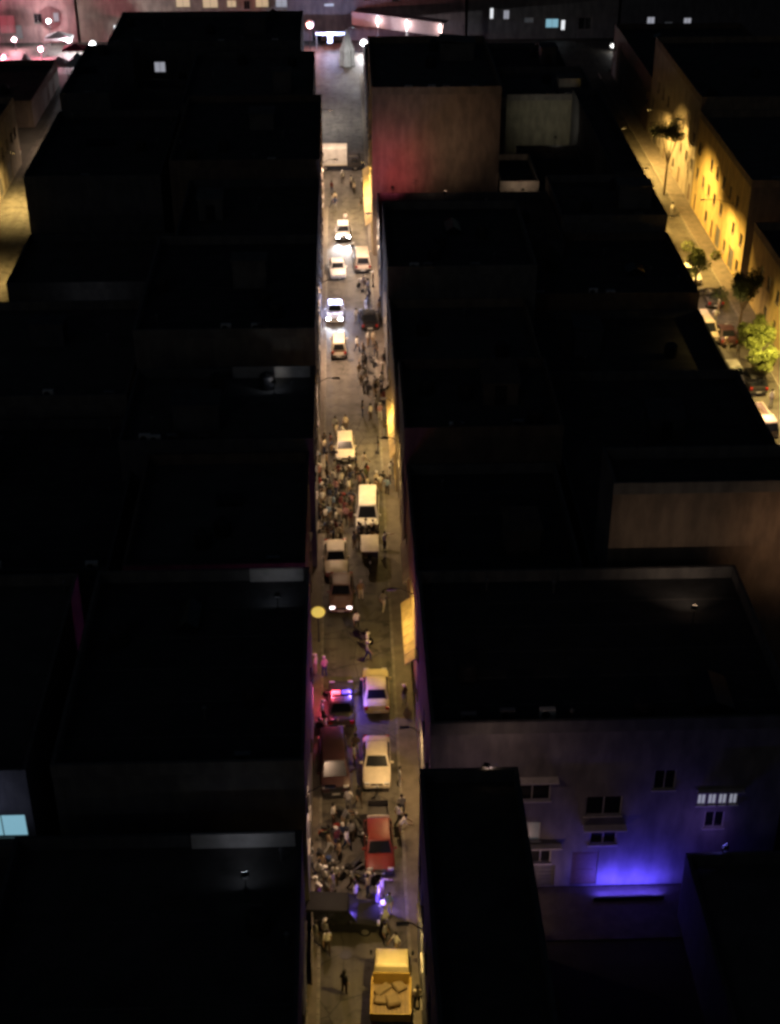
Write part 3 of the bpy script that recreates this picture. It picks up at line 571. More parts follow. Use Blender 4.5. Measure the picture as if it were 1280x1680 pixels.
def car_meshes(kind):
    L, W, H, wb, wt, rt, rb, belt, hz, tz = CARS[kind]; h = W / 2; F = -L / 2; B = L / 2
    d = {}
    st = [(F, h * .78, .36, .56), (F + .1, h * .92, .27, hz - .1), (F + .32, h * .985, .22, hz), (min(F + .8, wb - .1), h, .2, (hz + belt) / 2 + .02), (wb + .05, h, .2, belt), (0, h, .2, belt), (rb - .15, h, .2, belt), (max(B - .3, rb - .05), h * .985, .24, tz), (B - .08, h * .93, .3, tz - .08), (B, h * .84, .4, .66)]
    st = sorted(st, key=lambda q: q[0])
    d['body'] = loft_body(st).mesh('body', smooth=True)
    b0, b1, t0 = h * .93, h * .93, h * .74
    zb, zt = belt - .03, H - .03
    bot = [(-b0, wb, zb), (b0, wb, zb), (b1, rb, zb), (-b1, rb, zb)]; top = [(-t0, wt, zt), (t0, wt, zt), (t0, rt, zt), (-t0, rt, zt)]
    crown = [(-t0 * .7, wt + .18, H), (t0 * .7, wt + .18, H), (t0 * .7, rt - .12, H), (-t0 * .7, rt - .12, H)]
    d['cabin'] = MB().rings([bot, top, crown]).mesh('cabin', smooth=True, bevel=.02)
    def pane(a, b, c, e, mg=(.09, .1, .1, .12), u0=0, u1=1):
        a, b, c, e = map(Vector, (a, b, c, e))
        def pt(u, v): return a.lerp(b, u).lerp(e.lerp(c, u), v)
        n = (b - a).cross(e - a).normalized(); mid = pt(.5, .5)
        if n.dot(mid - Vector((0, (wb + rb) / 2, .9))) < 0: n = -n
        ua, ub = u0 + mg[0] * (u1 - u0), u1 - mg[1] * (u1 - u0); q = [pt(ua, mg[2]), pt(ub, mg[2]), pt(ub, 1 - mg[3]), pt(ua, 1 - mg[3])]
        return MB().rings([[tuple(p + n * .005) for p in q], [tuple(p + n * .024) for p in q]]).mesh('pane')
    d['windscreen'] = pane(bot[0], bot[1], top[1], top[0], (.07, .07, .06, .09))
    d['rear_window'] = pane(bot[3], bot[2], top[2], top[3], (.1, .1, .12, .14))
    for s, i, j in ((0, 0, 3), (1, 1, 2)):
        for k in range(2): d['side%d%d' % (s, k)] = pane(bot[i], bot[j], top[j], top[i], (.14, .05, .1, .14) if k == 0 else (.05, .14, .1, .14), k * .5, k * .5 + .5)
    d['bumper_front'] = MB().rings([[(-h * .86, F - .05, .3), (h * .86, F - .05, .3), (h * .97, F + .2, .3), (-h * .97, F + .2, .3)], [(-h * .86, F - .05, .5), (h * .86, F - .05, .5), (h * .97, F + .2, .5), (-h * .97, F + .2, .5)]]).mesh('bumper', bevel=.03)
    d['bumper_rear'] = MB().rings([[(-h * .97, B - .2, .34), (h * .97, B - .2, .34), (h * .88, B + .06, .34), (-h * .88, B + .06, .34)], [(-h * .97, B - .2, .56), (h * .97, B - .2, .56), (h * .88, B + .06, .56), (-h * .88, B + .06, .56)]]).mesh('bumper', bevel=.03)
    d['grille'] = MB().box(-h * .42, h * .42, F - .02, F + .06, .53, hz - .1).mesh('grille')
    d['head'] = MB().box(-.17, .17, -.05, .1, -.07, .07).mesh('head', bevel=.03)
    d['tail'] = MB().box(-.13, .13, -.08, .05, -.12, .12).mesh('tail', bevel=.02)
    d['plate'] = MB().box(-.24, .24, -.012, .012, -.06, .06).mesh('plate')
    d['mirror'] = MB().box(-.1, .1, -.06, .06, -.06, .07).mesh('mirror', bevel=.025)
    d['tyre'] = MB().lathe([(.2, -.09), (.3, -.1), (.32, -.06), (.32, .06), (.3, .1), (.2, .09)], 18, 'x').mesh('tyre', smooth=True)
    d['rim'] = MB().lathe([(.05, -.085), (.2, -.08), (.2, .08), (.05, .085)], 12, 'x').mesh('rim')
    d['handle'] = MB().box(-.012, .02, -.09, .09, -.015, .015).mesh('handle')
    d['seam'] = MB().box(-.004, .006, -.008, .008, -.3, .3).mesh('seam')
    return d
FOOT = []
def car(label, kind, pnt, px=None, X=None, Y=None, rz=0.0, cat='car', name='parked_car', head=M_LAMPOFF, tail=M_TAIL, beams=0, beacon=None, group='vehicles in the main street', cabin=None, zref=.7):
    p = G(*px, zref) if px else Vector((X, Y, 0))
    L, W, H, wb, wt, rt, rb, belt, hz, tz = CARS[kind]; h = W / 2; F = -L / 2; B = L / 2
    d = shared(('car', kind), lambda: car_meshes(kind))
    c = thing(name, label, cat, (p.x, p.y, 0.004), rz, group); FOOT.append((p.x, p.y, rz, W, L))
    bd = put('body', d['body'], pnt, c)
    put('cabin', d['cabin'], cabin or pnt, c)
    put('windscreen', d['windscreen'], M_GLASS, c); put('rear_window', d['rear_window'], M_GLASS, c)
    for k in ('side00', 'side01', 'side10', 'side11'): put('side_window', d[k], M_GLASS, c)
    put('bumper', d['bumper_front'], M_BUMP if kind != 'saloon' else pnt, c); put('bumper', d['bumper_rear'], M_BUMP if kind != 'saloon' else pnt, c)
    put('grille', d['grille'], M_BUMP, c)
    put('number_plate', d['plate'], M_PLATE, c, (0, F - .06, .4)); put('number_plate', d['plate'], M_PLATE, c, (0, B + .07, .46))
    for s in (-1, 1):
        put('headlight', d['head'], head, c, (s * h * .7, F + .06, hz - .12)); put('tail_light', d['tail'], tail, c, (s * h * .8, B - .02, tz - .2))
        put('mirror', d['mirror'], pnt, c, (s * (h + .07), wb + .35, belt + .07))
        for yy in (F + .82, B - .85):
            w = put('wheel', d['tyre'], M_TYRE, c, (s * (h - .09), yy, .32)); put('rim', d['rim'], M_RIM, w, (s * .018, 0, 0))
        for yy in (wt + .75, wt + 1.6): put('door_handle', d['handle'], M_BUMP, c, (s * (h + .0), yy, belt - .17))
        if beams:
            light('SPOT', c, (s * h * .7, F - .12, hz - .1), (.88, .92, 1), beams, (R_(82), 0, R_(180)), 1.1, .5, .06)
    if beacon:
        lb = put('light_bar', MB().box(-.62, .62, -.14, .14, 0, .05).mesh('bar', bevel=.015), M_BUMP, c, (0, wt + .55, H + .005))
        for s, m, col in ((-1, beacon[0], beacon[2]), (1, beacon[1], beacon[3])):
            put('beacon', MB().box(-.27, .27, -.12, .12, .051, .2).mesh('beacon', bevel=.03), m, lb, (s * .33, 0, 0))
            light('POINT', lb, (s * .75, 0, .35), col, beacon[4], rad=.04)
    return c
# main street, far to near
car('silver hatchback facing us with dazzling white headlights', 'hatch', P_SILVER, (563, 378), head=M_HEADON, beams=1100)
car('white saloon behind the white police car', 'saloon', P_WHITE, (554, 438), rz=R_(2))
car('white police car with a pale blue light bar on its roof', 'saloon', P_WHITE, (550, 508), rz=R_(-2), name='police_car', beacon=(M_BLUEW, M_BLUEW, (.5, .55, 1), (.5, .55, 1), 420), head=M_HEADON, beams=420)
car('cream van with a dark rear window behind the bare stretch of road', 'microvan', P_CREAM, (556, 566), rz=R_(180), cat='van', name='parked_van', zref=.9)
car('pale beige van parked at the pavement by the white saloon', 'van', P_BEIGE, (594, 424), rz=R_(182), cat='van', name='parked_van', zref=.9)
car('black saloon at the pavement beside the police car', 'saloon', P_BLACK, (604, 520), rz=R_(184))
car('cream hatchback stranded among the crowd', 'hatch', P_CREAM, (566, 732), rz=R_(1))
car('yellow-lit white van with people gathered at its bonnet', 'van', P_WHITE, (603, 836), rz=R_(-2), cat='van', name='parked_van', zref=.9)
car('cream saloon nose to tail behind the mauve saloon', 'saloon', P_CREAM, (551, 912), rz=R_(1))
car('mauve saloon with two small lit headlights', 'saloon', P_MAUVE, (560, 968), rz=R_(-1), head=M_HEADDIM)
car('yellow taxi with a pale bonnet next to the dark police car', 'saloon', P_TAXI, (617, 1128), rz=R_(180), name='taxi')
car('dark police car with a red and blue light bar', 'saloon', P_CHAR, (560, 1150), rz=R_(180), name='police_car', beacon=(M_BLUEL, M_REDL, (.25, .14, 1), (1, .1, .18), 260))
car('dark maroon van with red tail lights glowing', 'van', P_MAROON, (548, 1254), rz=R_(3), cat='van', name='parked_van', tail=M_TAILON)
car('cream saloon with a black windscreen behind the red hatchback', 'saloon', P_CREAM, (618, 1246), rz=R_(-1))
car('red hatchback parked by the pavement', 'hatch', P_RED, (622, 1386), rz=R_(1))
car('black off-roader standing across the street ringed by people', 'suv', P_BLACK, (558, 1500), rz=R_(86))
# side street at the right-hand margin, and the one at the left
GS = 'vehicles in the side street'
car('white saloon in the side street below the yellow front', 'saloon', P_WHITE, (1133, 446), rz=R_(2), group=GS)
car('beige van in the side street by the dark tree', 'van', P_BEIGE, (1156, 540), rz=R_(4), cat='van', name='parked_van', group=GS)
car('dark charcoal saloon in the side street behind the beige van', 'saloon', P_CHAR, (1168, 484), rz=R_(180), group=GS)
car('maroon saloon in the side street across from the beige van', 'saloon', P_MAROON, (1190, 545), rz=R_(180), group=GS)
car('white hatchback at the wall of the low warehouse', 'hatch', P_WHITE, (1204, 612), rz=R_(2), group=GS)
car('black off-roader under the yellow-green tree', 'suv', P_BLACK, (1236, 622), rz=R_(180), group=GS)
car('white saloon in the side street at the left-hand margin', 'saloon', P_WHITE, (20, 255), rz=R_(3), group=GS)

def truck(label, X, Y, rz, cabp, bedkind, bedp, name='parked_truck', bedlen=3.4, group='vehicles in the main street'):
    """small lorry: cab in front (-y), chassis, box or open bed behind"""
    t = thing(name, label, 'truck', (X, Y, .004), rz, group); FOOT.append((X, Y, rz, 2.1, bedlen + 1.9))
    L = bedlen + 1.75; F = -L / 2; h = .95
    put('cab', MB().rings([[(-h, F + .0, .42), (h, F + .0, .42), (h, F + 1.6, .42), (-h, F + 1.6, .42)], [(-h, F - .04, 1.05), (h, F - .04, 1.05), (h, F + 1.6, 1.05), (-h, F + 1.6, 1.05)], [(-h * .88, F + .32, 1.92), (h * .88, F + .32, 1.92), (h * .92, F + 1.56, 1.95), (-h * .92, F + 1.56, 1.95)], [(-h * .7, F + .5, 2.02), (h * .7, F + .5, 2.02), (h * .75, F + 1.45, 2.04), (-h * .75, F + 1.45, 2.04)]]).mesh('cab', smooth=True, bevel=.03), cabp, t)
    put('windscreen', MB().rings([[(-h * .9, F - .005, 1.12), (h * .9, F - .005, 1.12), (h * .82, F + .27, 1.8), (-h * .82, F + .27, 1.8)], [(-h * .9, F - .03, 1.13), (h * .9, F - .03, 1.13), (h * .82, F + .245, 1.81), (-h * .82, F + .245, 1.81)]]).mesh('pane'), M_GLASS, t)
    for s in (-1, 1):
        put('side_window', MB().rings([[(s * (h + .004), F + .25, 1.12), (s * (h + .004), F + 1.3, 1.12), (s * (h * .915 + .004), F + 1.25, 1.75), (s * (h * .91 + .004), F + .45, 1.75)], [(s * (h + .02), F + .25, 1.12), (s * (h + .02), F + 1.3, 1.12), (s * (h * .915 + .02), F + 1.25, 1.75), (s * (h * .91 + .02), F + .45, 1.75)]]).mesh('pane'), M_GLASS, t)
        put('headlight', MB().box(-.14, .14, -.04, .04, -.09, .09).mesh('h', bevel=.02), M_LAMPOFF, t, (s * .68, F - .05, .72))
        put('mirror', MB().box(-.07, .07, -.04, .04, -.16, .16).mesh('m', bevel=.02), M_BUMP, t, (s * (h + .16), F + .15, 1.45))
        put('tail_light', MB().box(-.1, .1, -.03, .03, -.06, .06).mesh('tl'), M_TAIL, t, (s * .8, L / 2 + .05, .72))
        for yy in (F + .7, L / 2 - .9):
            w = put('wheel', shared('ttyre', lambda: MB().lathe([(.22, -.12), (.36, -.13), (.39, -.08), (.39, .08), (.36, .13), (.22, .12)], 18, 'x').mesh('tyre', smooth=True)), M_TYRE, t, (s * (h - .14), yy, .39))
            put('rim', shared('trim', lambda: MB().lathe([(.06, -.11), (.22, -.1), (.22, .1), (.06, .11)], 12, 'x').mesh('rim')), M_RIM, w, (s * .02, 0, 0))
    put('chassis', MB().box(-.4, .4, F + 1.0, L / 2, .5, .72).mesh('chassis'), M_DARKMET, t)
    put('bumper', MB().box(-.95, .95, F - .12, F - .045, .4, .6).mesh('bumper', bevel=.02), M_BUMP, t)
    put('rear_bumper', MB().box(-.95, .95, L / 2 + .0, L / 2 + .09, .5, .66).mesh('bumper', bevel=.02), P_WHITE, t)
    y0, y1 = F + 1.75, L / 2
    if bedkind == 'box':
        put('cargo_box', MB().box(-1.08, 1.08, y0, y1, .85, 3.05).mesh('box', bevel=.04), bedp, t)
        for s in (-.54, .54): put('rear_door', MB().box(-.5, .5, 0, .03, .9, 2.98).mesh('door', bevel=.01), bedp, t, (s, y1 + .003, 0))
        for k in range(7): put('side_rib', MB().box(-.012, .03, -.03, .03, .92, 2.98).mesh('rib'), bedp, t, (1.083, y0 + .25 + k * (y1 - y0 - .5) / 6, 0))
        put('trim_rail', MB().box(-1.1, 1.12, y0 - .02, y1 + .02, .78, .9).mesh('rail'), P_CREAM, t)
    else:
        for k in range(9): put('bed_plank', shared('bedplank', lambda: MB().box(-.1, .1, 0, 1, 0, .05).mesh('plank')), M_WOOD, t, (-.86 + k * .215, y0, .84)).scale = (1, y1 - y0, 1)
        for s in (-1, 1): put('side_board', MB().box(-.03, .03, y0, y1, .86, 1.4).box(-.05, .05, y0, y1, 1.4, 1.46).mesh('sb'), bedp, t, (s * .99, 0, 0))
        put('tailgate', MB().box(-.96, .96, y1 - .05, y1, .86, 1.42).mesh('tg', bevel=.015), bedp, t)
        put('headboard', MB().box(-.96, .96, y0, y0 + .05, .86, 1.75).mesh('hb', bevel=.015), bedp, t)
    return t
pt = G(551, 262, 1.2); truck('white box truck standing crosswise at the far end of the street', pt.x + .5, pt.y, R_(90), P_CHAR, 'box', P_WHITE, bedlen=3.7)
pt = G(642, 1622, .9); truck('open truck with yellow sideboards under the sodium lamp', pt.x, pt.y, R_(177), P_TAXI, 'bed', P_OCHRE, bedlen=2.4)
TRK = pt
pt = G(1246, 690, .9); truck('beige open truck in the side street by the margin', pt.x, pt.y, R_(4), P_BEIGE, 'bed', P_BEIGE, bedlen=3.2, group=GS)
# load on the truck
sk = lambda: MB().rings([[(-.3 * a, -.42 * a, z), (.3 * a, -.42 * a, z), (.3 * a, .42 * a, z), (-.3 * a, .42 * a, z)] for a, z in ((.8, 0), (1, .07), (1, .15), (.75, .22))]).mesh('sack', smooth=True, bevel=.04)
for i, (x, y, w) in enumerate([(-.42, .25, 'next to the cab'), (.45, .45, 'in the corner by the cab'), (-.1, 1.2, 'in the middle of the bed'), (.55, 1.15, 'against the sideboard')]):
    v = Matrix.Rotation(R_(177), 3, 'Z') @ Vector((x, y - .3, 0))
    o = put('sack', shared('sack', sk), M_CANVAS, None, (TRK.x + v.x, TRK.y + v.y, .895), (0, 0, R_(177) + random.uniform(-.3, .3))); tag(o, 'bulging canvas sack on the yellow truck bed ' + w, 'sack', 'sacks on the truck'); o.scale = ((1, .8, 1.3), (.75, 1.1, 1), (1.15, .9, 1.6), (.8, .75, 1.1))[i]; o.rotation_euler[2] += (.5, -.9, .25, 1.3)[i]

def cargo_trike(label, px, rz, m, roof=None):
    """three-wheeled cargo motorcycle with an open load box, or a roofed cart"""
    p = G(*px, .7); t = thing('cargo_tricycle', label, 'tricycle', (p.x, p.y, .004), rz, 'vehicles in the main street'); FOOT.append((p.x, p.y, rz, 1.3, 2.7))
    ty = shared('tky', lambda: MB().lathe([(.17, -.05), (.26, -.055), (.28, 0), (.26, .055), (.17, .05)], 16, 'x').mesh('tyre', smooth=True))
    for x, y in ((0, -1.15), (-.5, .75), (.5, .75)):
        w = put('wheel', ty, M_TYRE, t, (x, y, .28)); put('rim', shared('tkr', lambda: MB().lathe([(.04, -.045), (.17, -.04), (.17, .04), (.04, .045)], 12, 'x').mesh('rim')), M_RIM, w)
    put('frame', MB().tube((0, -1.1, .55), (0, .2, .5), .05).tube((0, -1.15, .3), (0, -1.0, 1.0), .035).tube((-.3, .2, .5), (-.3, 1.2, .5), .04).tube((.3, .2, .5), (.3, 1.2, .5), .04).tube((-.3, .2, .5), (.3, .2, .5), .04).mesh('frame'), M_DARKMET, t)
    put('seat', MB().box(-.16, .16, -.5, .05, .68, .8).mesh('seat', bevel=.04), M_BUMP, t)
    put('handlebar', MB().tube((-.36, -.85, 1.02), (.36, -.85, 1.02), .02).mesh('hb'), M_DARKMET, t)
    put('headlight', MB().lathe([(.02, -.08), (.09, -.06), (.09, .03), (.04, .06)], 12, 'y').mesh('hl', smooth=True), M_LAMPOFF, t, (0, -1.12, .9))
    if roof:
        put('load_box', MB().box(-.62, .62, .12, 1.35, .5, .55).box(-.62, .62, .12, .16, .55, 1.2).box(-.62, -.58, .16, 1.35, .55, 1.2).box(.58, .62, .16, 1.35, .55, 1.2).mesh('lb'), m, t)
        for x in (-.58, .58):
            for y in (-.75, 1.3): put('roof_post', MB().tube((x, y, .55), (x, y, 1.72), .025).mesh('post'), M_DARKMET, t)
        put('roof_panel', MB().rings([[(-.68, -.95, 1.7), (.68, -.95, 1.7), (.68, 1.42, 1.7), (-.68, 1.42, 1.7)], [(-.66, -.93, 1.77), (.66, -.93, 1.77), (.66, 1.4, 1.77), (-.66, 1.4, 1.77)], [(-.4, -.7, 1.83), (.4, -.7, 1.83), (.4, 1.2, 1.83), (-.4, 1.2, 1.83)]]).mesh('rp', smooth=True), roof, t)
    else:
        put('load_box', MB().box(-.64, .64, .12, 1.45, .5, .56).box(-.64, -.6, .12, 1.45, .56, .98).box(.6, .64, .12, 1.45, .56, .98).box(-.6, .6, .12, .16, .56, .98).mesh('lb'), m, t)
        put('tailboard', MB().box(-.66, .66, 1.452, 1.5, .5, 1.0).mesh('tb', bevel=.01), P_WHITE, t)
    return t
cargo_trike('three-wheeled cart with a flat cream-white roof behind the bare carriageway', (607, 913), R_(0), P_CHAR, P_CREAM)
cargo_trike('dark cargo tricycle with a white tailboard behind the red hatchback', (620, 1316), R_(180), P_CHAR)

def bike_meshes():
    d = {}
    d['tyre'] = MB().lathe([(.22, -.04), (.28, -.05), (.3, 0), (.28, .05), (.22, .04)], 18, 'x').mesh('tyre', smooth=True)
    d['rim'] = MB().lathe([(.03, -.035), (.22, -.02), (.22, .02), (.03, .035)], 12, 'x').mesh('rim')
    d['frame'] = MB().tube((0, -.62, .3), (0, -.4, .95), .035).tube((0, -.42, .85), (0, .1, .45), .045).tube((0, .1, .45), (0, .62, .32), .04).tube((0, .05, .7), (0, .75, .78), .04).tube((0, .1, .45), (0, .1, .72), .05).mesh('frame')
    d['engine'] = MB().lathe([(.08, -.14), (.14, -.12), (.15, .12), (.08, .14)], 10, 'x').mesh('eng', smooth=True)
    d['tank'] = MB().rings([[(-w, y, .72), (w, y, .72), (w, y, .72 + h), (-w, y, .72 + h)] for w, y, h in ((.05, -.42, .12), (.13, -.3, .22), (.13, -.05, .2), (.07, .06, .1))]).mesh('tank', smooth=True, bevel=.03)
    d['seat'] = MB().rings([[(-w, y, z), (w, y, z), (w * .9, y, z + .09), (-w * .9, y, z + .09)] for w, y, z in ((.09, .02, .72), (.14, .2, .72), (.13, .55, .78), (.08, .78, .84))]).mesh('seat', smooth=True, bevel=.02)
    d['handlebar'] = MB().tube((-.36, -.3, 1.06), (0, -.42, .98), .018).tube((.36, -.3, 1.06), (0, -.42, .98), .018).mesh('hb')
    d['mudguard'] = MB().rings([[(-.06, .62 + .33 * math.cos(a), .3 + .33 * math.sin(a)), (.06, .62 + .33 * math.cos(a), .3 + .33 * math.sin(a)), (.06, .62 + .35 * math.cos(a), .3 + .35 * math.sin(a)), (-.06, .62 + .35 * math.cos(a), .3 + .35 * math.sin(a))] for a in [R_(q) for q in (20, 50, 80, 110, 140)]]).mesh('mg')
    d['head'] = MB().lathe([(.02, -.07), (.085, -.05), (.085, .03), (.03, .08)], 12, 'y').mesh('hl', smooth=True)
    d['stand'] = MB().tube((0, .05, .4), (-.22, .08, .02), .015).mesh('st')
    d['exhaust'] = MB().tube((.13, .05, .35), (.15, .8, .42), .03, .045).mesh('ex', smooth=True)
    return d
def bike(label, X, Y, rz, m, beacon=False, group='motorcycles in the street'):
    d = shared('bike', bike_meshes); t = thing('motorcycle', label, 'motorcycle', (X, Y, .004), rz, group); FOOT.append((X, Y, rz, .5, 1.7))
    for y in (-.62, .62): w = put('wheel', d['tyre'], M_TYRE, t, (0, y, .3)); put('rim', d['rim'], M_RIM, w)
    put('frame', d['frame'], M_DARKMET, t); put('engine', d['engine'], M_STEEL, t, (0, .02, .42)); put('fuel_tank', d['tank'], m, t); put('seat', d['seat'], M_BUMP, t)
    put('handlebar', d['handlebar'], M_DARKMET, t); put('mudguard', d['mudguard'], m, t); put('headlight', d['head'], M_LAMPOFF, t, (0, -.55, .92)); put('kickstand', d['stand'], M_DARKMET, t); put('exhaust', d['exhaust'], M_STEEL, t)
    if beacon:
        put('windshield', MB().rings([[(-.2, -.52, 1.0), (.2, -.52, 1.0), (.2, -.5, 1.0), (-.2, -.5, 1.0)], [(-.14, -.36, 1.42), (.14, -.36, 1.42), (.14, -.34, 1.42), (-.14, -.34, 1.42)]]).mesh('ws'), M_LAMPOFF, t)
        put('pannier', MB().box(-.42, -.16, .45, .85, .5, .85).mesh('pn', bevel=.03), P_WHITE, t); put('pannier', MB().box(.16, .42, .45, .85, .5, .85).mesh('pn', bevel=.03), P_WHITE, t)
        b = put('beacon', MB().lathe([(.05, 0), (.09, .02), (.085, .5), (.05, .55)], 12).mesh('bc', smooth=True), M_BLUEL, t, (0, .8, .9))
        light('POINT', b, (.5, .1, .35), (.22, .13, 1), 110, rad=.03)
    return t
bp_ = G(628, 1498, .8); bike('police motorcycle with a tall blue beacon beside the black off-roader', bp_.x, bp_.y, R_(20), P_WHITE, True)
BIKES = [((572, 1338), 60, P_BLACK, 'black motorcycle among the people behind the red hatchback'), ((548, 1362), 100, P_RED, 'red motorcycle parked by the pale kerb near the red hatchback'), ((590, 1366), 20, P_CHAR, 'charcoal motorcycle alongside the red hatchback'), ((536, 1412), 40, P_BLUE, 'blue motorcycle near the nose of the black off-roader'), ((575, 1425), -50, P_BLACK, 'black motorcycle close to the roof of the black off-roader'), ((600, 1440), 75, P_CREAM, 'cream motorcycle lit pale between the off-roader and the red hatchback'),
         ((528, 792), 70, P_BLACK, 'black motorcycle in the crowd beside the house wall'), ((548, 800), 95, P_SILVER, 'silver motorcycle in the crowd beside the yellow-lit van'), ((541, 838), 60, P_CHAR, 'charcoal motorcycle in the dense crowd'), ((566, 815), -70, P_RED, 'red motorcycle in the dense crowd'), ((532, 866), 110, P_BLUE, 'blue motorcycle behind the cream saloon'),
         ((594, 462), -40, P_CREAM, 'cream motorcycle behind the black saloon at the pavement'), ((610, 590), 15, P_BLACK, 'black motorcycle among people by the pavement behind the bare stretch'), ((600, 630), -15, P_CHAR, 'charcoal motorcycle at the pavement beside the bare stretch'), ((596, 1042), 50, P_BLACK, 'black motorcycle in the empty carriageway beyond the taxi'), ((541, 1188), 80, P_CHAR, 'charcoal motorcycle between the dark police car and maroon van')]
for px, a, m, lb in BIKES:
    q = G(*px, .5); bike(lb, q.x, q.y, R_(a), m)

# ------------------------------------------------------------------ people
SKIN = mat('skin', (.30, .19, .13), .6, var=.08); HAIR = mat('hair', (.015, .012, .01), .7, var=.3); SHOE = mat('shoes', (.03, .028, .026), .7)
CLOTH = {k: mat('cloth_' + k.replace(' ', '_'), c, .85, var=.18, scale=9) for k, c in {
    'white': (.72, .70, .66), 'cream': (.58, .5, .38), 'grey': (.25, .25, .25), 'black': (.02, .02, .022), 'navy': (.025, .035, .09), 'red': (.35, .04, .035), 'blue': (.25, .36, .5), 'tan': (.32, .23, .14),
    'olive': (.12, .13, .06), 'maroon': (.12, .025, .03), 'pink': (.5, .28, .28), 'brown': (.06, .04, .028)}.items()}
def person_mesh(pose):
    """one continuous body grown from a skeleton; returns mesh and head position"""
    V = []; E = []; Rr = []; T = []
    def v(p, r, par=None, t=0):
        V.append(p); Rr.append(r if isinstance(r, tuple) else (r, r)); i = len(V) - 1
        if par is not None: E.append((par, i)); T.append(t)
        return i
    sit = pose == 'sitting'
    pz = .80 if sit else .94
    lean = -.10 if sit else (-.05 if pose == 'bending' else 0)
    bend = -.30 if pose == 'bending' else lean
    pel = v((0, 0, pz), (.15, .115)); ab = v((0, bend * .35, pz + .17), (.135, .105), pel, 1); ch = v((0, bend * .8, pz + .37), (.165, .12), ab, 1)
    nb = v((0, bend, pz + .50), (.075, .07), ch, 1); nk = v((0, bend * 1.08 - .01, pz + .57), (.052, .055), nb, 0)
    hd = v((0, bend * 1.15 - .025, pz + .665), (.078, .092), nk, 0); ht = v((0, bend * 1.15 - .015, pz + .775), (.06, .07), hd, 0)
    v((0, bend * 1.15 - .128, pz + .668), (.012, .016), hd, 0)                       # nose
    for s in (-1, 1): v((s * .092, bend * 1.15 - .01, pz + .67), (.012, .022), hd, 0)  # ears
    for s in (-1, 1):
        up = (pose == 'pointing' and s == 1)
        sh = v((s * .165, bend * .92, pz + .455), (.062, .062), ch, 1)
        if sit: el, wr = (s * .25, bend - .22, pz + .26), (s * .28, bend - .46, pz + .24)
        elif up: el, wr = (s * .27, bend - .25, pz + .47), (s * .30, bend - .50, pz + .58)
        elif pose == 'bending': el, wr = (s * .22, bend - .12, pz + .22), (s * .16, bend - .32, pz + .12)
        elif pose == 'walking': el, wr = (s * .22, s * .13, pz + .20), (s * .22, s * .22 - .12, pz - .02)
        elif pose == 'hands on hips': el, wr = (s * .36, .10, pz + .22), (s * .19, -.03, pz + .09)
        else: el, wr = (s * .225, .03, pz + .19), (s * .235, -.06, pz - .04)
        e = v(el, (.046, .046), sh, 1); w = v(wr, (.03, .034), e, 0)
        dr = (Vector(wr) - Vector(el)).normalized(); pm_ = Vector(wr) + dr * .075; p = v(tuple(pm_), (.02, .036), w, 0)
        sd_ = dr.cross(Vector((s, 0, 0))).normalized() if abs(dr.x) < .9 else Vector((0, 1, 0))
        for k, ln_ in enumerate((.062, .075, .07, .055)):
            a = pm_ + dr * .035 + sd_ * ((k - 1.5) * .02); f1 = v(tuple(a), .0095, p, 0); v(tuple(a + dr * ln_ + Vector((-s * .018, 0, 0))), .0075, f1, 0)
        th = v(tuple(Vector(wr) + dr * .05 - sd_ * .045), .010, p, 0); v(tuple(Vector(wr) + dr * .10 - sd_ * .06), .008, th, 0)
        hp = v((s * .095, 0, pz - .07), (.098, .1), pel, 2)
        if sit: kn, an, to = (s * .2, -.40, pz - .12), (s * .2, -.28, .16), (s * .2, -.44, .1)
        elif pose == 'walking': kn, an, to = (s * .1, -.06 - s * .14, .5), (s * .1, .06 - s * .26, .1), (s * .11, -.10 - s * .26, .045)
        else: kn, an, to = (s * .115, -.03, .5), (s * .13, .02, .09), (s * .15, -.14, .04)
        k_ = v(kn, (.066, .066), hp, 2); a_ = v(an, (.045, .048), k_, 2); v(to, (.04, .035), a_, 3)
    me = bpy.data.meshes.new('person'); me.from_pydata(V, E, []); o = bpy.data.objects.new('tmp_person', me); COL.objects.link(o)
    md = o.modifiers.new('skin', 'SKIN'); md.use_smooth_shade = True
    for i, sv in enumerate(me.skin_vertices[0].data): sv.radius = Rr[i]; sv.use_root = (i == 0)
    ss = o.modifiers.new('sub', 'SUBSURF'); ss.levels = 1; ss.render_levels = 1
    dg = bpy.context.evaluated_depsgraph_get(); dg.update()
    out = bpy.data.meshes.new_from_object(o.evaluated_get(dg)); bpy.data.objects.remove(o)
    segs = [(Vector(V[a]), Vector(V[b]), t, max(Rr[a][0], Rr[b][0])) for (a, b), t in zip(E, T)]
    out.materials.clear()
    for k in range(4): out.materials.append(None)
    for f in out.polygons:
        c = f.center; best = 9e9; bt = 0
        for a, b, t, r in segs:
            ab_ = b - a; u = max(0, min(1, (c - a).dot(ab_) / max(1e-9, ab_.length_squared))); dd = (c - (a + ab_ * u)).length - r * .6
            if dd < best: best, bt = dd, t
        f.material_index = bt; f.use_smooth = True
    return out, V[hd], min(x.co.z for x in out.vertices)
PERS = {p: person_mesh(p) for p in ('standing', 'walking', 'pointing', 'hands on hips', 'bending', 'sitting')}
def hair_mesh(): 
    mb = MB(); rs = []
    for z, rx, ry, oy in ((-.055, .075, .06, .035), (-.01, .1, .085, .03), (.05, .106, .112, .012), (.105, .1, .11, .005), (.15, .07, .08, 0), (.168, .02, .025, 0)):
        rs.append([(rx * math.cos(2 * math.pi * i / 14), oy + ry * math.sin(2 * math.pi * i / 14), z) for i in range(14)])
    return mb.rings(rs).mesh('hair', smooth=True)
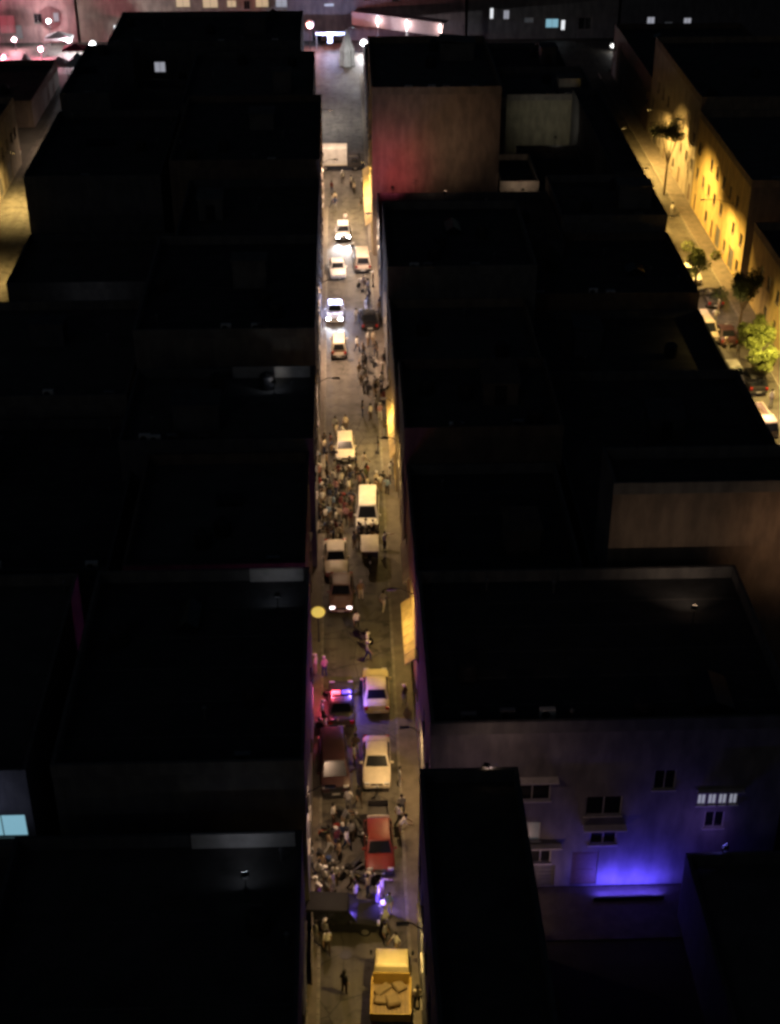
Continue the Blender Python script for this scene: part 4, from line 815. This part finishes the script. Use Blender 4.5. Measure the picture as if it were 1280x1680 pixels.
def cap_mesh(): return MB().rings([[(r * math.cos(2 * math.pi * i / 14), r * 1.1 * math.sin(2 * math.pi * i / 14), z) for i in range(14)] for r, z in ((.112, .05), (.112, .1), (.095, .15), (.05, .175), (.01, .18))]).box(-.07, .07, -.21, -.1, .055, .07).mesh('cap', smooth=True)
def person(label, X, Y, rz, pose, shirt, trousers, group, cap=False, z=0.0, h=1.0):
    me, hd, zmin = PERS[pose]
    o = put('person', me, [SKIN, CLOTH[shirt], CLOTH[trousers], SHOE], None, (X, Y, z - zmin * h + .004), (0, 0, rz)); o.scale = (h, h, h)
    tag(o, label, 'person', group)
    if cap: put('cap', shared('cap', cap_mesh), CLOTH['white'], o, hd)
    else: put('hair', shared('hair', hair_mesh), HAIR, o, hd)
    return o
def blocked(x, y, pad=.28):
    for fx, fy, rz, w, l in FOOT:
        dx, dy = x - fx, y - fy; u = dx * math.cos(rz) + dy * math.sin(rz); q = -dx * math.sin(rz) + dy * math.cos(rz)
        if abs(u) < w / 2 + pad and abs(q) < l / 2 + pad: return True
    return False
PLACED = []
def free(x, y, d=.52): return all((x - a) ** 2 + (y - b) ** 2 > d * d for a, b in PLACED)
def ground_z(x): return .12 if (x < XL + .34 or x > XR - .95) else 0.0
prn = random.Random(5)
SH = ['white', 'cream', 'grey', 'black', 'navy', 'red', 'blue', 'tan', 'olive', 'maroon', 'pink', 'brown']
TR = ['black', 'grey', 'navy', 'tan', 'brown', 'white']
POSEW = {'standing': 'standing', 'walking': 'walking', 'pointing': 'pointing', 'hands on hips': 'arms akimbo', 'bending': 'stooping'}
def folk(px, py, anchor, shirt=None, pose=None, trousers=None, group='people in the main street', cap=None, jitter=0.0, rz=None):
    for _ in range(60):
        q = G(px + prn.uniform(-jitter, jitter) , py + prn.uniform(-jitter, jitter) * 1.2, .85)
        if not blocked(q.x, q.y) and free(q.x, q.y): break
        jitter += .8
    else: return None
    for _ in range(400):
        s = shirt or prn.choices(SH, [5, 3, 4, 8, 4, 1, 1, 2, 2, 2, 1, 4])[0]; t = trousers or prn.choice([c for c in TR if c != s]); p = pose or prn.choices(list(POSEW), [6, 5, 1, 2, 1])[0]
        c = prn.random() < .18 if cap is None else cap
        lab = 'person in %s top%s %s trousers%s %s' % (s, ',' if c else ' and', t, ' and white cap,' if c else ',', POSEW[p] + ' ' + anchor)
        if len(lab.split()) > 16: lab = 'person in %s top%s, %s' % (s, ' and white cap' if c else '', POSEW[p] + ' ' + anchor)
        if lab not in LABELS: break
    PLACED.append((q.x, q.y))
    return person(lab, q.x, q.y, prn.uniform(0, 6.28) if rz is None else rz, p, s, t, group, c, ground_z(q.x), prn.uniform(.94, 1.05))
# people one can pick out, by the pale dots of their tops
for px, py, sh, po, an in [
    (562, 291, 'white', 'standing', 'before the box truck'), (581, 308, 'cream', 'standing', 'at the yellow pavement by the box truck'), (545, 330, 'grey', 'walking', 'in the road before the box truck'), (527, 343, 'pink', 'standing', 'at the wall before the box truck'),
    (567, 358, 'white', 'standing', 'behind the dazzling headlights'), (592, 335, 'brown', 'standing', 'at the yellow wall'), (578, 414, 'black', 'walking', 'beside the white saloon'),
    (595, 462, 'cream', 'bending', 'at the cream motorcycle'), (612, 458, 'tan', 'standing', 'at the pavement behind the black saloon'), (604, 470, 'white', 'walking', 'behind the black saloon'), (596, 512, 'grey', 'standing', 'beside the black saloon'), (604, 556, 'white', 'standing', 'before the black saloon'), (586, 565, 'white', 'walking', 'next to the cream van'), (612, 555, 'cream', 'standing', 'before the black saloon'),
    (567, 694, 'cream', 'standing', 'behind the stranded hatchback'), (550, 698, 'grey', 'walking', 'behind the stranded hatchback'), (608, 676, 'white', 'standing', 'before the bare stretch'), (626, 626, 'white', 'standing', 'on the pavement by the bare stretch'),
    (532, 733, 'cream', 'standing', 'on the pavement by the hatchback'), (536, 757, 'tan', 'standing', 'by the kerb near the stranded hatchback'), (525, 772, 'white', 'standing', 'on the pavement by the dense crowd'), (598, 756, 'cream', 'walking', 'beside the stranded hatchback'), (552, 792, 'white', 'standing', 'in the dense crowd'), (572, 803, 'white', 'walking', 'in the dense crowd'), (529, 820, 'white', 'standing', 'on the pavement in the dense crowd'), (590, 790, 'pink', 'walking', 'behind the yellow-lit van'), (603, 796, 'cream', 'standing', 'behind the yellow-lit van'), (618, 788, 'cream', 'standing', 'at the kerb behind the van'), (577, 824, 'pink', 'standing', 'beside the yellow-lit van'), (586, 846, 'maroon', 'standing', 'beside the yellow-lit van'), (568, 845, 'pink', 'walking', 'beside the yellow-lit van'), (600, 866, 'white', 'standing', 'at the bonnet of the yellow-lit van'), (612, 866, 'cream', 'hands on hips', 'at the bonnet of the yellow-lit van'), (548, 872, 'grey', 'walking', 'behind the cream saloon'),
    (592, 968, 'tan', 'standing', 'beside the mauve saloon'), (629, 986, 'grey', 'walking', 'in the empty carriageway'), (590, 1030, 'white', 'walking', 'by the lone motorcycle'), (602, 1046, 'white', 'standing', 'by the lone motorcycle'), (603, 1068, 'grey', 'walking', 'behind the taxi'), (532, 1094, 'pink', 'standing', 'at the kerb behind the dark police car'), (518, 1092, 'cream', 'standing', 'on the pavement behind the dark police car'), (529, 1166, 'white', 'standing', 'on the pavement by the dark police car'), (536, 1180, 'cream', 'walking', 'by the kerb at the maroon van'), (664, 1142, 'brown', 'standing', 'on the pavement beside the taxi'), (589, 1230, 'brown', 'standing', 'between the maroon van and cream saloon'), (565, 1235, 'grey', 'standing', 'close to the maroon van'),
    (572, 1312, 'white', 'standing', 'behind the parked motorcycles'), (589, 1305, 'black', 'walking', 'behind the parked motorcycles'), (547, 1335, 'white', 'standing', 'among the parked motorcycles'), (568, 1342, 'grey', 'bending', 'among the parked motorcycles'), (591, 1352, 'grey', 'standing', 'beside the red hatchback'), (630, 1306, 'grey', 'standing', 'at the cargo tricycle'), (640, 1344, 'white', 'walking', 'on the pavement behind the red hatchback'), (616, 1349, 'white', 'bending', 'behind the red hatchback'), (659, 1320, 'grey', 'standing', 'on the pavement by the cargo tricycle'),
    (520, 1398, 'grey', 'standing', 'at the kerb past the motorcycles'), (533, 1416, 'tan', 'standing', 'at the blue motorcycle'), (554, 1424, 'white', 'standing', 'at the blue motorcycle'), (570, 1430, 'grey', 'walking', 'by the off-roader'), (524, 1430, 'white', 'walking', 'by the off-roader'), (533, 1440, 'white', 'standing', 'by the off-roader'), (520, 1458, 'white', 'standing', 'at the nose of the off-roader'), (503, 1468, 'grey', 'standing', 'at the wall by the off-roader'), (494, 1498, 'white', 'standing', 'at the wall by the off-roader'), (519, 1494, 'grey', 'standing', 'at the nose of the off-roader'), (604, 1452, 'cream', 'standing', 'behind the off-roader'), (612, 1444, 'cream', 'pointing', 'behind the off-roader'), (583, 1466, 'white', 'standing', 'behind the off-roader'), (620, 1462, 'white', 'standing', 'by the police motorcycle'), (637, 1482, 'blue', 'standing', 'by the police motorcycle'), (519, 1532, 'grey', 'standing', 'in front of the off-roader'), (537, 1544, 'white', 'walking', 'in front of the off-roader'), (650, 1546, 'white', 'walking', 'on the pavement behind the yellow truck'), (632, 1530, 'grey', 'standing', 'behind the yellow truck'), (565, 1612, 'black', 'standing', 'alone on the road by the truck'), (500, 1648, 'grey', 'standing', 'at the wall by the yellow truck'), (668, 1655, 'cream', 'standing', 'on the pavement by the yellow truck')]:
    folk(px, py, an, sh, po)
# the rest of the crowd, each its own figure
for n, (x0, x1, y0, y1), an in [(20, (588, 632, 572, 682), 'in the knot near the bare road'), (15, (526, 632, 688, 776), 'around the stranded hatchback'), (34, (520, 582, 778, 882), 'in the dense crowd'), (10, (586, 640, 778, 806), 'behind the yellow-lit van'), (9, (582, 638, 868, 892), 'behind the white-roofed cart'), (6, (530, 598, 1318, 1400), 'among the parked motorcycles'), (4, (508, 600, 1400, 1446), 'by the off-roader'), (2, (505, 525, 1465, 1530), 'at the nose of the off-roader'), (7, (545, 600, 290, 350), 'in the road before the box truck'), (5, (576, 618, 480, 560), 'beside the black saloon')]:
    for k in range(n): folk(prn.uniform(x0, x1), prn.uniform(y0, y1), an, jitter=2)
# side street figures
for px, py, sh, an in [(1180, 500, 'cream', 'behind the maroon saloon'), (1174, 520, 'white', 'by the beige van'), (1212, 575, 'grey', 'under the yellow-green tree'), (1266, 655, 'white', 'beside the beige open truck'), (1196, 566, 'tan', 'by the white hatchback'), (1103, 345, 'white', 'below the yellow glow')]:
    folk(px, py, an, sh, group='people in the side street')

# ------------------------------------------------------------------ awnings, signs, stalls
awning(rw3, 4.2, 77.0, 84.0, 2.7, .7, mat('awning_yellow', (.5, .38, .17), .8, var=.3, scale=1.5))
awning(rw3, 4.2, 86.2, 91.5, 2.9, .45, mat('awning_cream', (.55, .48, .33), .8))
awning(rw5, 3.85, 104.5, 116.5, 2.8, .45, mat('awning_yellow', (.5, .38, .17), .8, var=.3, scale=1.5))
awning(rw8, 3.15, 157.5, 177, 3.0, .8, mat('awning_yellow', (.5, .38, .17), .8, var=.3, scale=1.5))
ds = thing('round_sign', 'round glowing yellow sign on a post at the kerb', 'sign', (*G(522, 1005, 2.6)[:2], .12))
put('post', MB().lathe([(.08, 0), (.05, .1), (.04, 2.2)], 10).mesh('post', smooth=True), M_DARKMET, ds)
put('disc', MB().lathe([(.44, -.09), (.47, -.06), (.47, .06), (.44, .09)], 28, 'y').mesh('disc', smooth=True), mat('sign_yellow', (.7, .6, .1), .5, emit=.5, ecol=(1, .84, .16)), ds, (0, 0, 2.55))
put('rim', MB().lathe([(.46, -.05), (.52, -.05), (.52, .05), (.46, .05)], 28, 'y').mesh('rim', smooth=True), mat('sign_rim', (.3, .26, .08), .5), ds, (0, 0, 2.55))
# pale fence strip by the alley near the maroon van
fp = thing('pale_fence', 'pale board fence along the kerb at the alley mouth', 'fence', (XL + .1, 53.0, .12))
for k in range(26): put('board', shared('fboard', lambda: MB().box(-.02, .02, -.1, .1, 0, 1.5).mesh('board')), M_KERB, fp, (random.uniform(-.006, .006), k * .215, random.uniform(-.02, .02)))
put('rail', MB().box(.022, .06, -.1, 5.5, .3, .38).box(.022, .06, -.1, 5.5, 1.1, 1.18).mesh('rail'), M_KERB, fp)
# market canopy, tent at the cross road
def gazebo(label, px, py, w, d, h, m, name='market_canopy', z0=2.2):
    p = G(px, py, z0 + .5); t = thing(name, label, 'canopy', (p.x, p.y, 0))
    put('roof', MB().rings([[(-w / 2, -d / 2, z0), (w / 2, -d / 2, z0), (w / 2, d / 2, z0), (-w / 2, d / 2, z0)], [(-w / 2, -d / 2, z0 + .3), (w / 2, -d / 2, z0 + .3), (w / 2, d / 2, z0 + .3), (-w / 2, d / 2, z0 + .3)], [(-.05, -.05, z0 + h), (.05, -.05, z0 + h), (.05, .05, z0 + h), (-.05, .05, z0 + h)]]).mesh('roof'), m, t)
    for a in (-1, 1):
        for b in (-1, 1): put('leg', MB().tube((a * (w / 2 - .06), b * (d / 2 - .06), 0), (a * (w / 2 - .06), b * (d / 2 - .06), z0), .03).mesh('leg'), M_STEEL, t)
    return t
M_TENT = mat('tent_white', (.7, .72, .73), .8); M_TEAL = mat('tent_teal', (.45, .58, .6), .8)
gazebo('white market canopy beside the red globe lamp', 97, 102, 2.7, 2.6, 1.4, M_TENT)
gazebo('teal market canopy beside the white globe lamp', 128, 101, 3.2, 3.0, 1.9, M_TEAL)
gazebo('grey market canopy behind the teal one', 96, 58, 4.4, 2.4, 1.2, M_TENT)
gazebo('small pale canopy at the margin before the red-lit front', 42, 98, 1.4, 2.0, 1.6, M_TENT)
gazebo('red-lit market canopy behind the white globe lamp', 122, 76, 3.6, 2.6, 1.0, mat('tent_red_lit', (.3, .05, .09), .8))  # red light on the canopy is put into its cloth colour
tx, tz = Q(570, 125, 238)
tt = thing('pointed_tent', 'tall white pointed tent at the cross road', 'tent', (tx, 238, 0))
put('canvas', MB().rings([[(r * (1 + .12 * ((i % 2) * 2 - 1)) * math.cos(2 * math.pi * i / 16), r * (1 + .12 * ((i % 2) * 2 - 1)) * math.sin(2 * math.pi * i / 16), z) for i in range(16)] for r, z in ((1.25, .02), (1.1, 1.6), (1.15, 2.4), (.7, 3.6), (.35, 4.8), (.08, 5.6))]).mesh('canvas'), M_TENT, tt)
put('mast', MB().tube((0, 0, 5.4), (0, 0, 6.1), .04).mesh('mast'), M_DARKMET, tt)
bracket_lamp('white lamp on a bracket above the pointed tent', 3.4, 231, 7.5, 1.6, -1, 'cool', (1, .95, .9), 2600)
# ------------------------------------------------------------------ trees
def tree(label, px, py, zc, r, h, col, n, rn):
    p = G(px, py, zc); t = thing('street_tree', label, 'tree', (p.x, p.y, 0), 0, 'street trees')
    tb = MB(); tb.tube((0, 0, 0), (.05, .02, zc * .55), .16, .11, 10); limbs = []
    for k in range(7):
        a = k * 2.4; e = Vector((math.cos(a) * r * .62, math.sin(a) * r * .62, zc + rn.uniform(-.3, .5) * r)); tb.tube((.05, .02, zc * (.45 + .015 * k)), e, .07, .02, 6); limbs.append(e)
    put('trunk', tb.mesh('trunk', smooth=True), mat('bark', (.09, .065, .045), .9, var=.3, scale=6), t)
    cl = [(Vector((rn.gauss(0, .42), rn.gauss(0, .42), rn.gauss(0, .36))) * r + Vector((0, 0, zc)), rn.uniform(.28, .5) * r) for _ in range(16)]
    vs = []; fs = []
    for _ in range(n):
        c, cr = rn.choice(cl); d = Vector((rn.gauss(0, 1), rn.gauss(0, 1), rn.gauss(0, 1))).normalized() * cr * rn.uniform(.45, 1.05); q = c + d
        u = Vector((rn.gauss(0, 1), rn.gauss(0, 1), rn.gauss(0, .6))).normalized(); w = u.cross(Vector((rn.gauss(0, 1), rn.gauss(0, 1), rn.gauss(0, 1)))).normalized(); s = rn.uniform(.09, .17); i = len(vs)
        vs += [tuple(q - u * s), tuple(q + w * s * .5), tuple(q + u * s), tuple(q - w * s * .5)]; fs.append((i, i + 1, i + 2, i + 3))
    me = bpy.data.meshes.new('crown'); me.from_pydata(vs, [], fs)
    put('crown', me, col, t)
    return t
trn = random.Random(8)
LEAF_LIT = mat('leaves_lit', (.14, .18, .035), .7, var=.35, scale=1.5); LEAF_UNLIT = mat('leaves_unlit', (.035, .05, .02), .7, var=.35, scale=1.5)  # leaf colours carry lamplight on lit crowns and shade on unlit ones
tree('yellow-green tree glowing under the sodium lamp at the margin', 1243, 548, 4.6, 1.9, 7, LEAF_LIT, 5200, trn)
tree('small yellow-green tree below the glowing one', 1258, 590, 3.2, 1.3, 5, LEAF_LIT, 3000, trn)
tree('dark tree where the side street bends out of sight', 1222, 470, 5.0, 2.0, 7, LEAF_UNLIT, 4500, trn)
tree('dark tree far up the side street above the yellow glow', 1100, 215, 8.0, 2.0, 7, LEAF_UNLIT, 3500, trn)
tree('olive tree near the white saloon in the side street', 1145, 425, 3.6, 1.5, 5, LEAF_LIT, 3000, trn)
dup = {k: v for k, v in LABELS.items() if len(v) > 1}
if dup: print('DUPLICATE LABELS', dup)
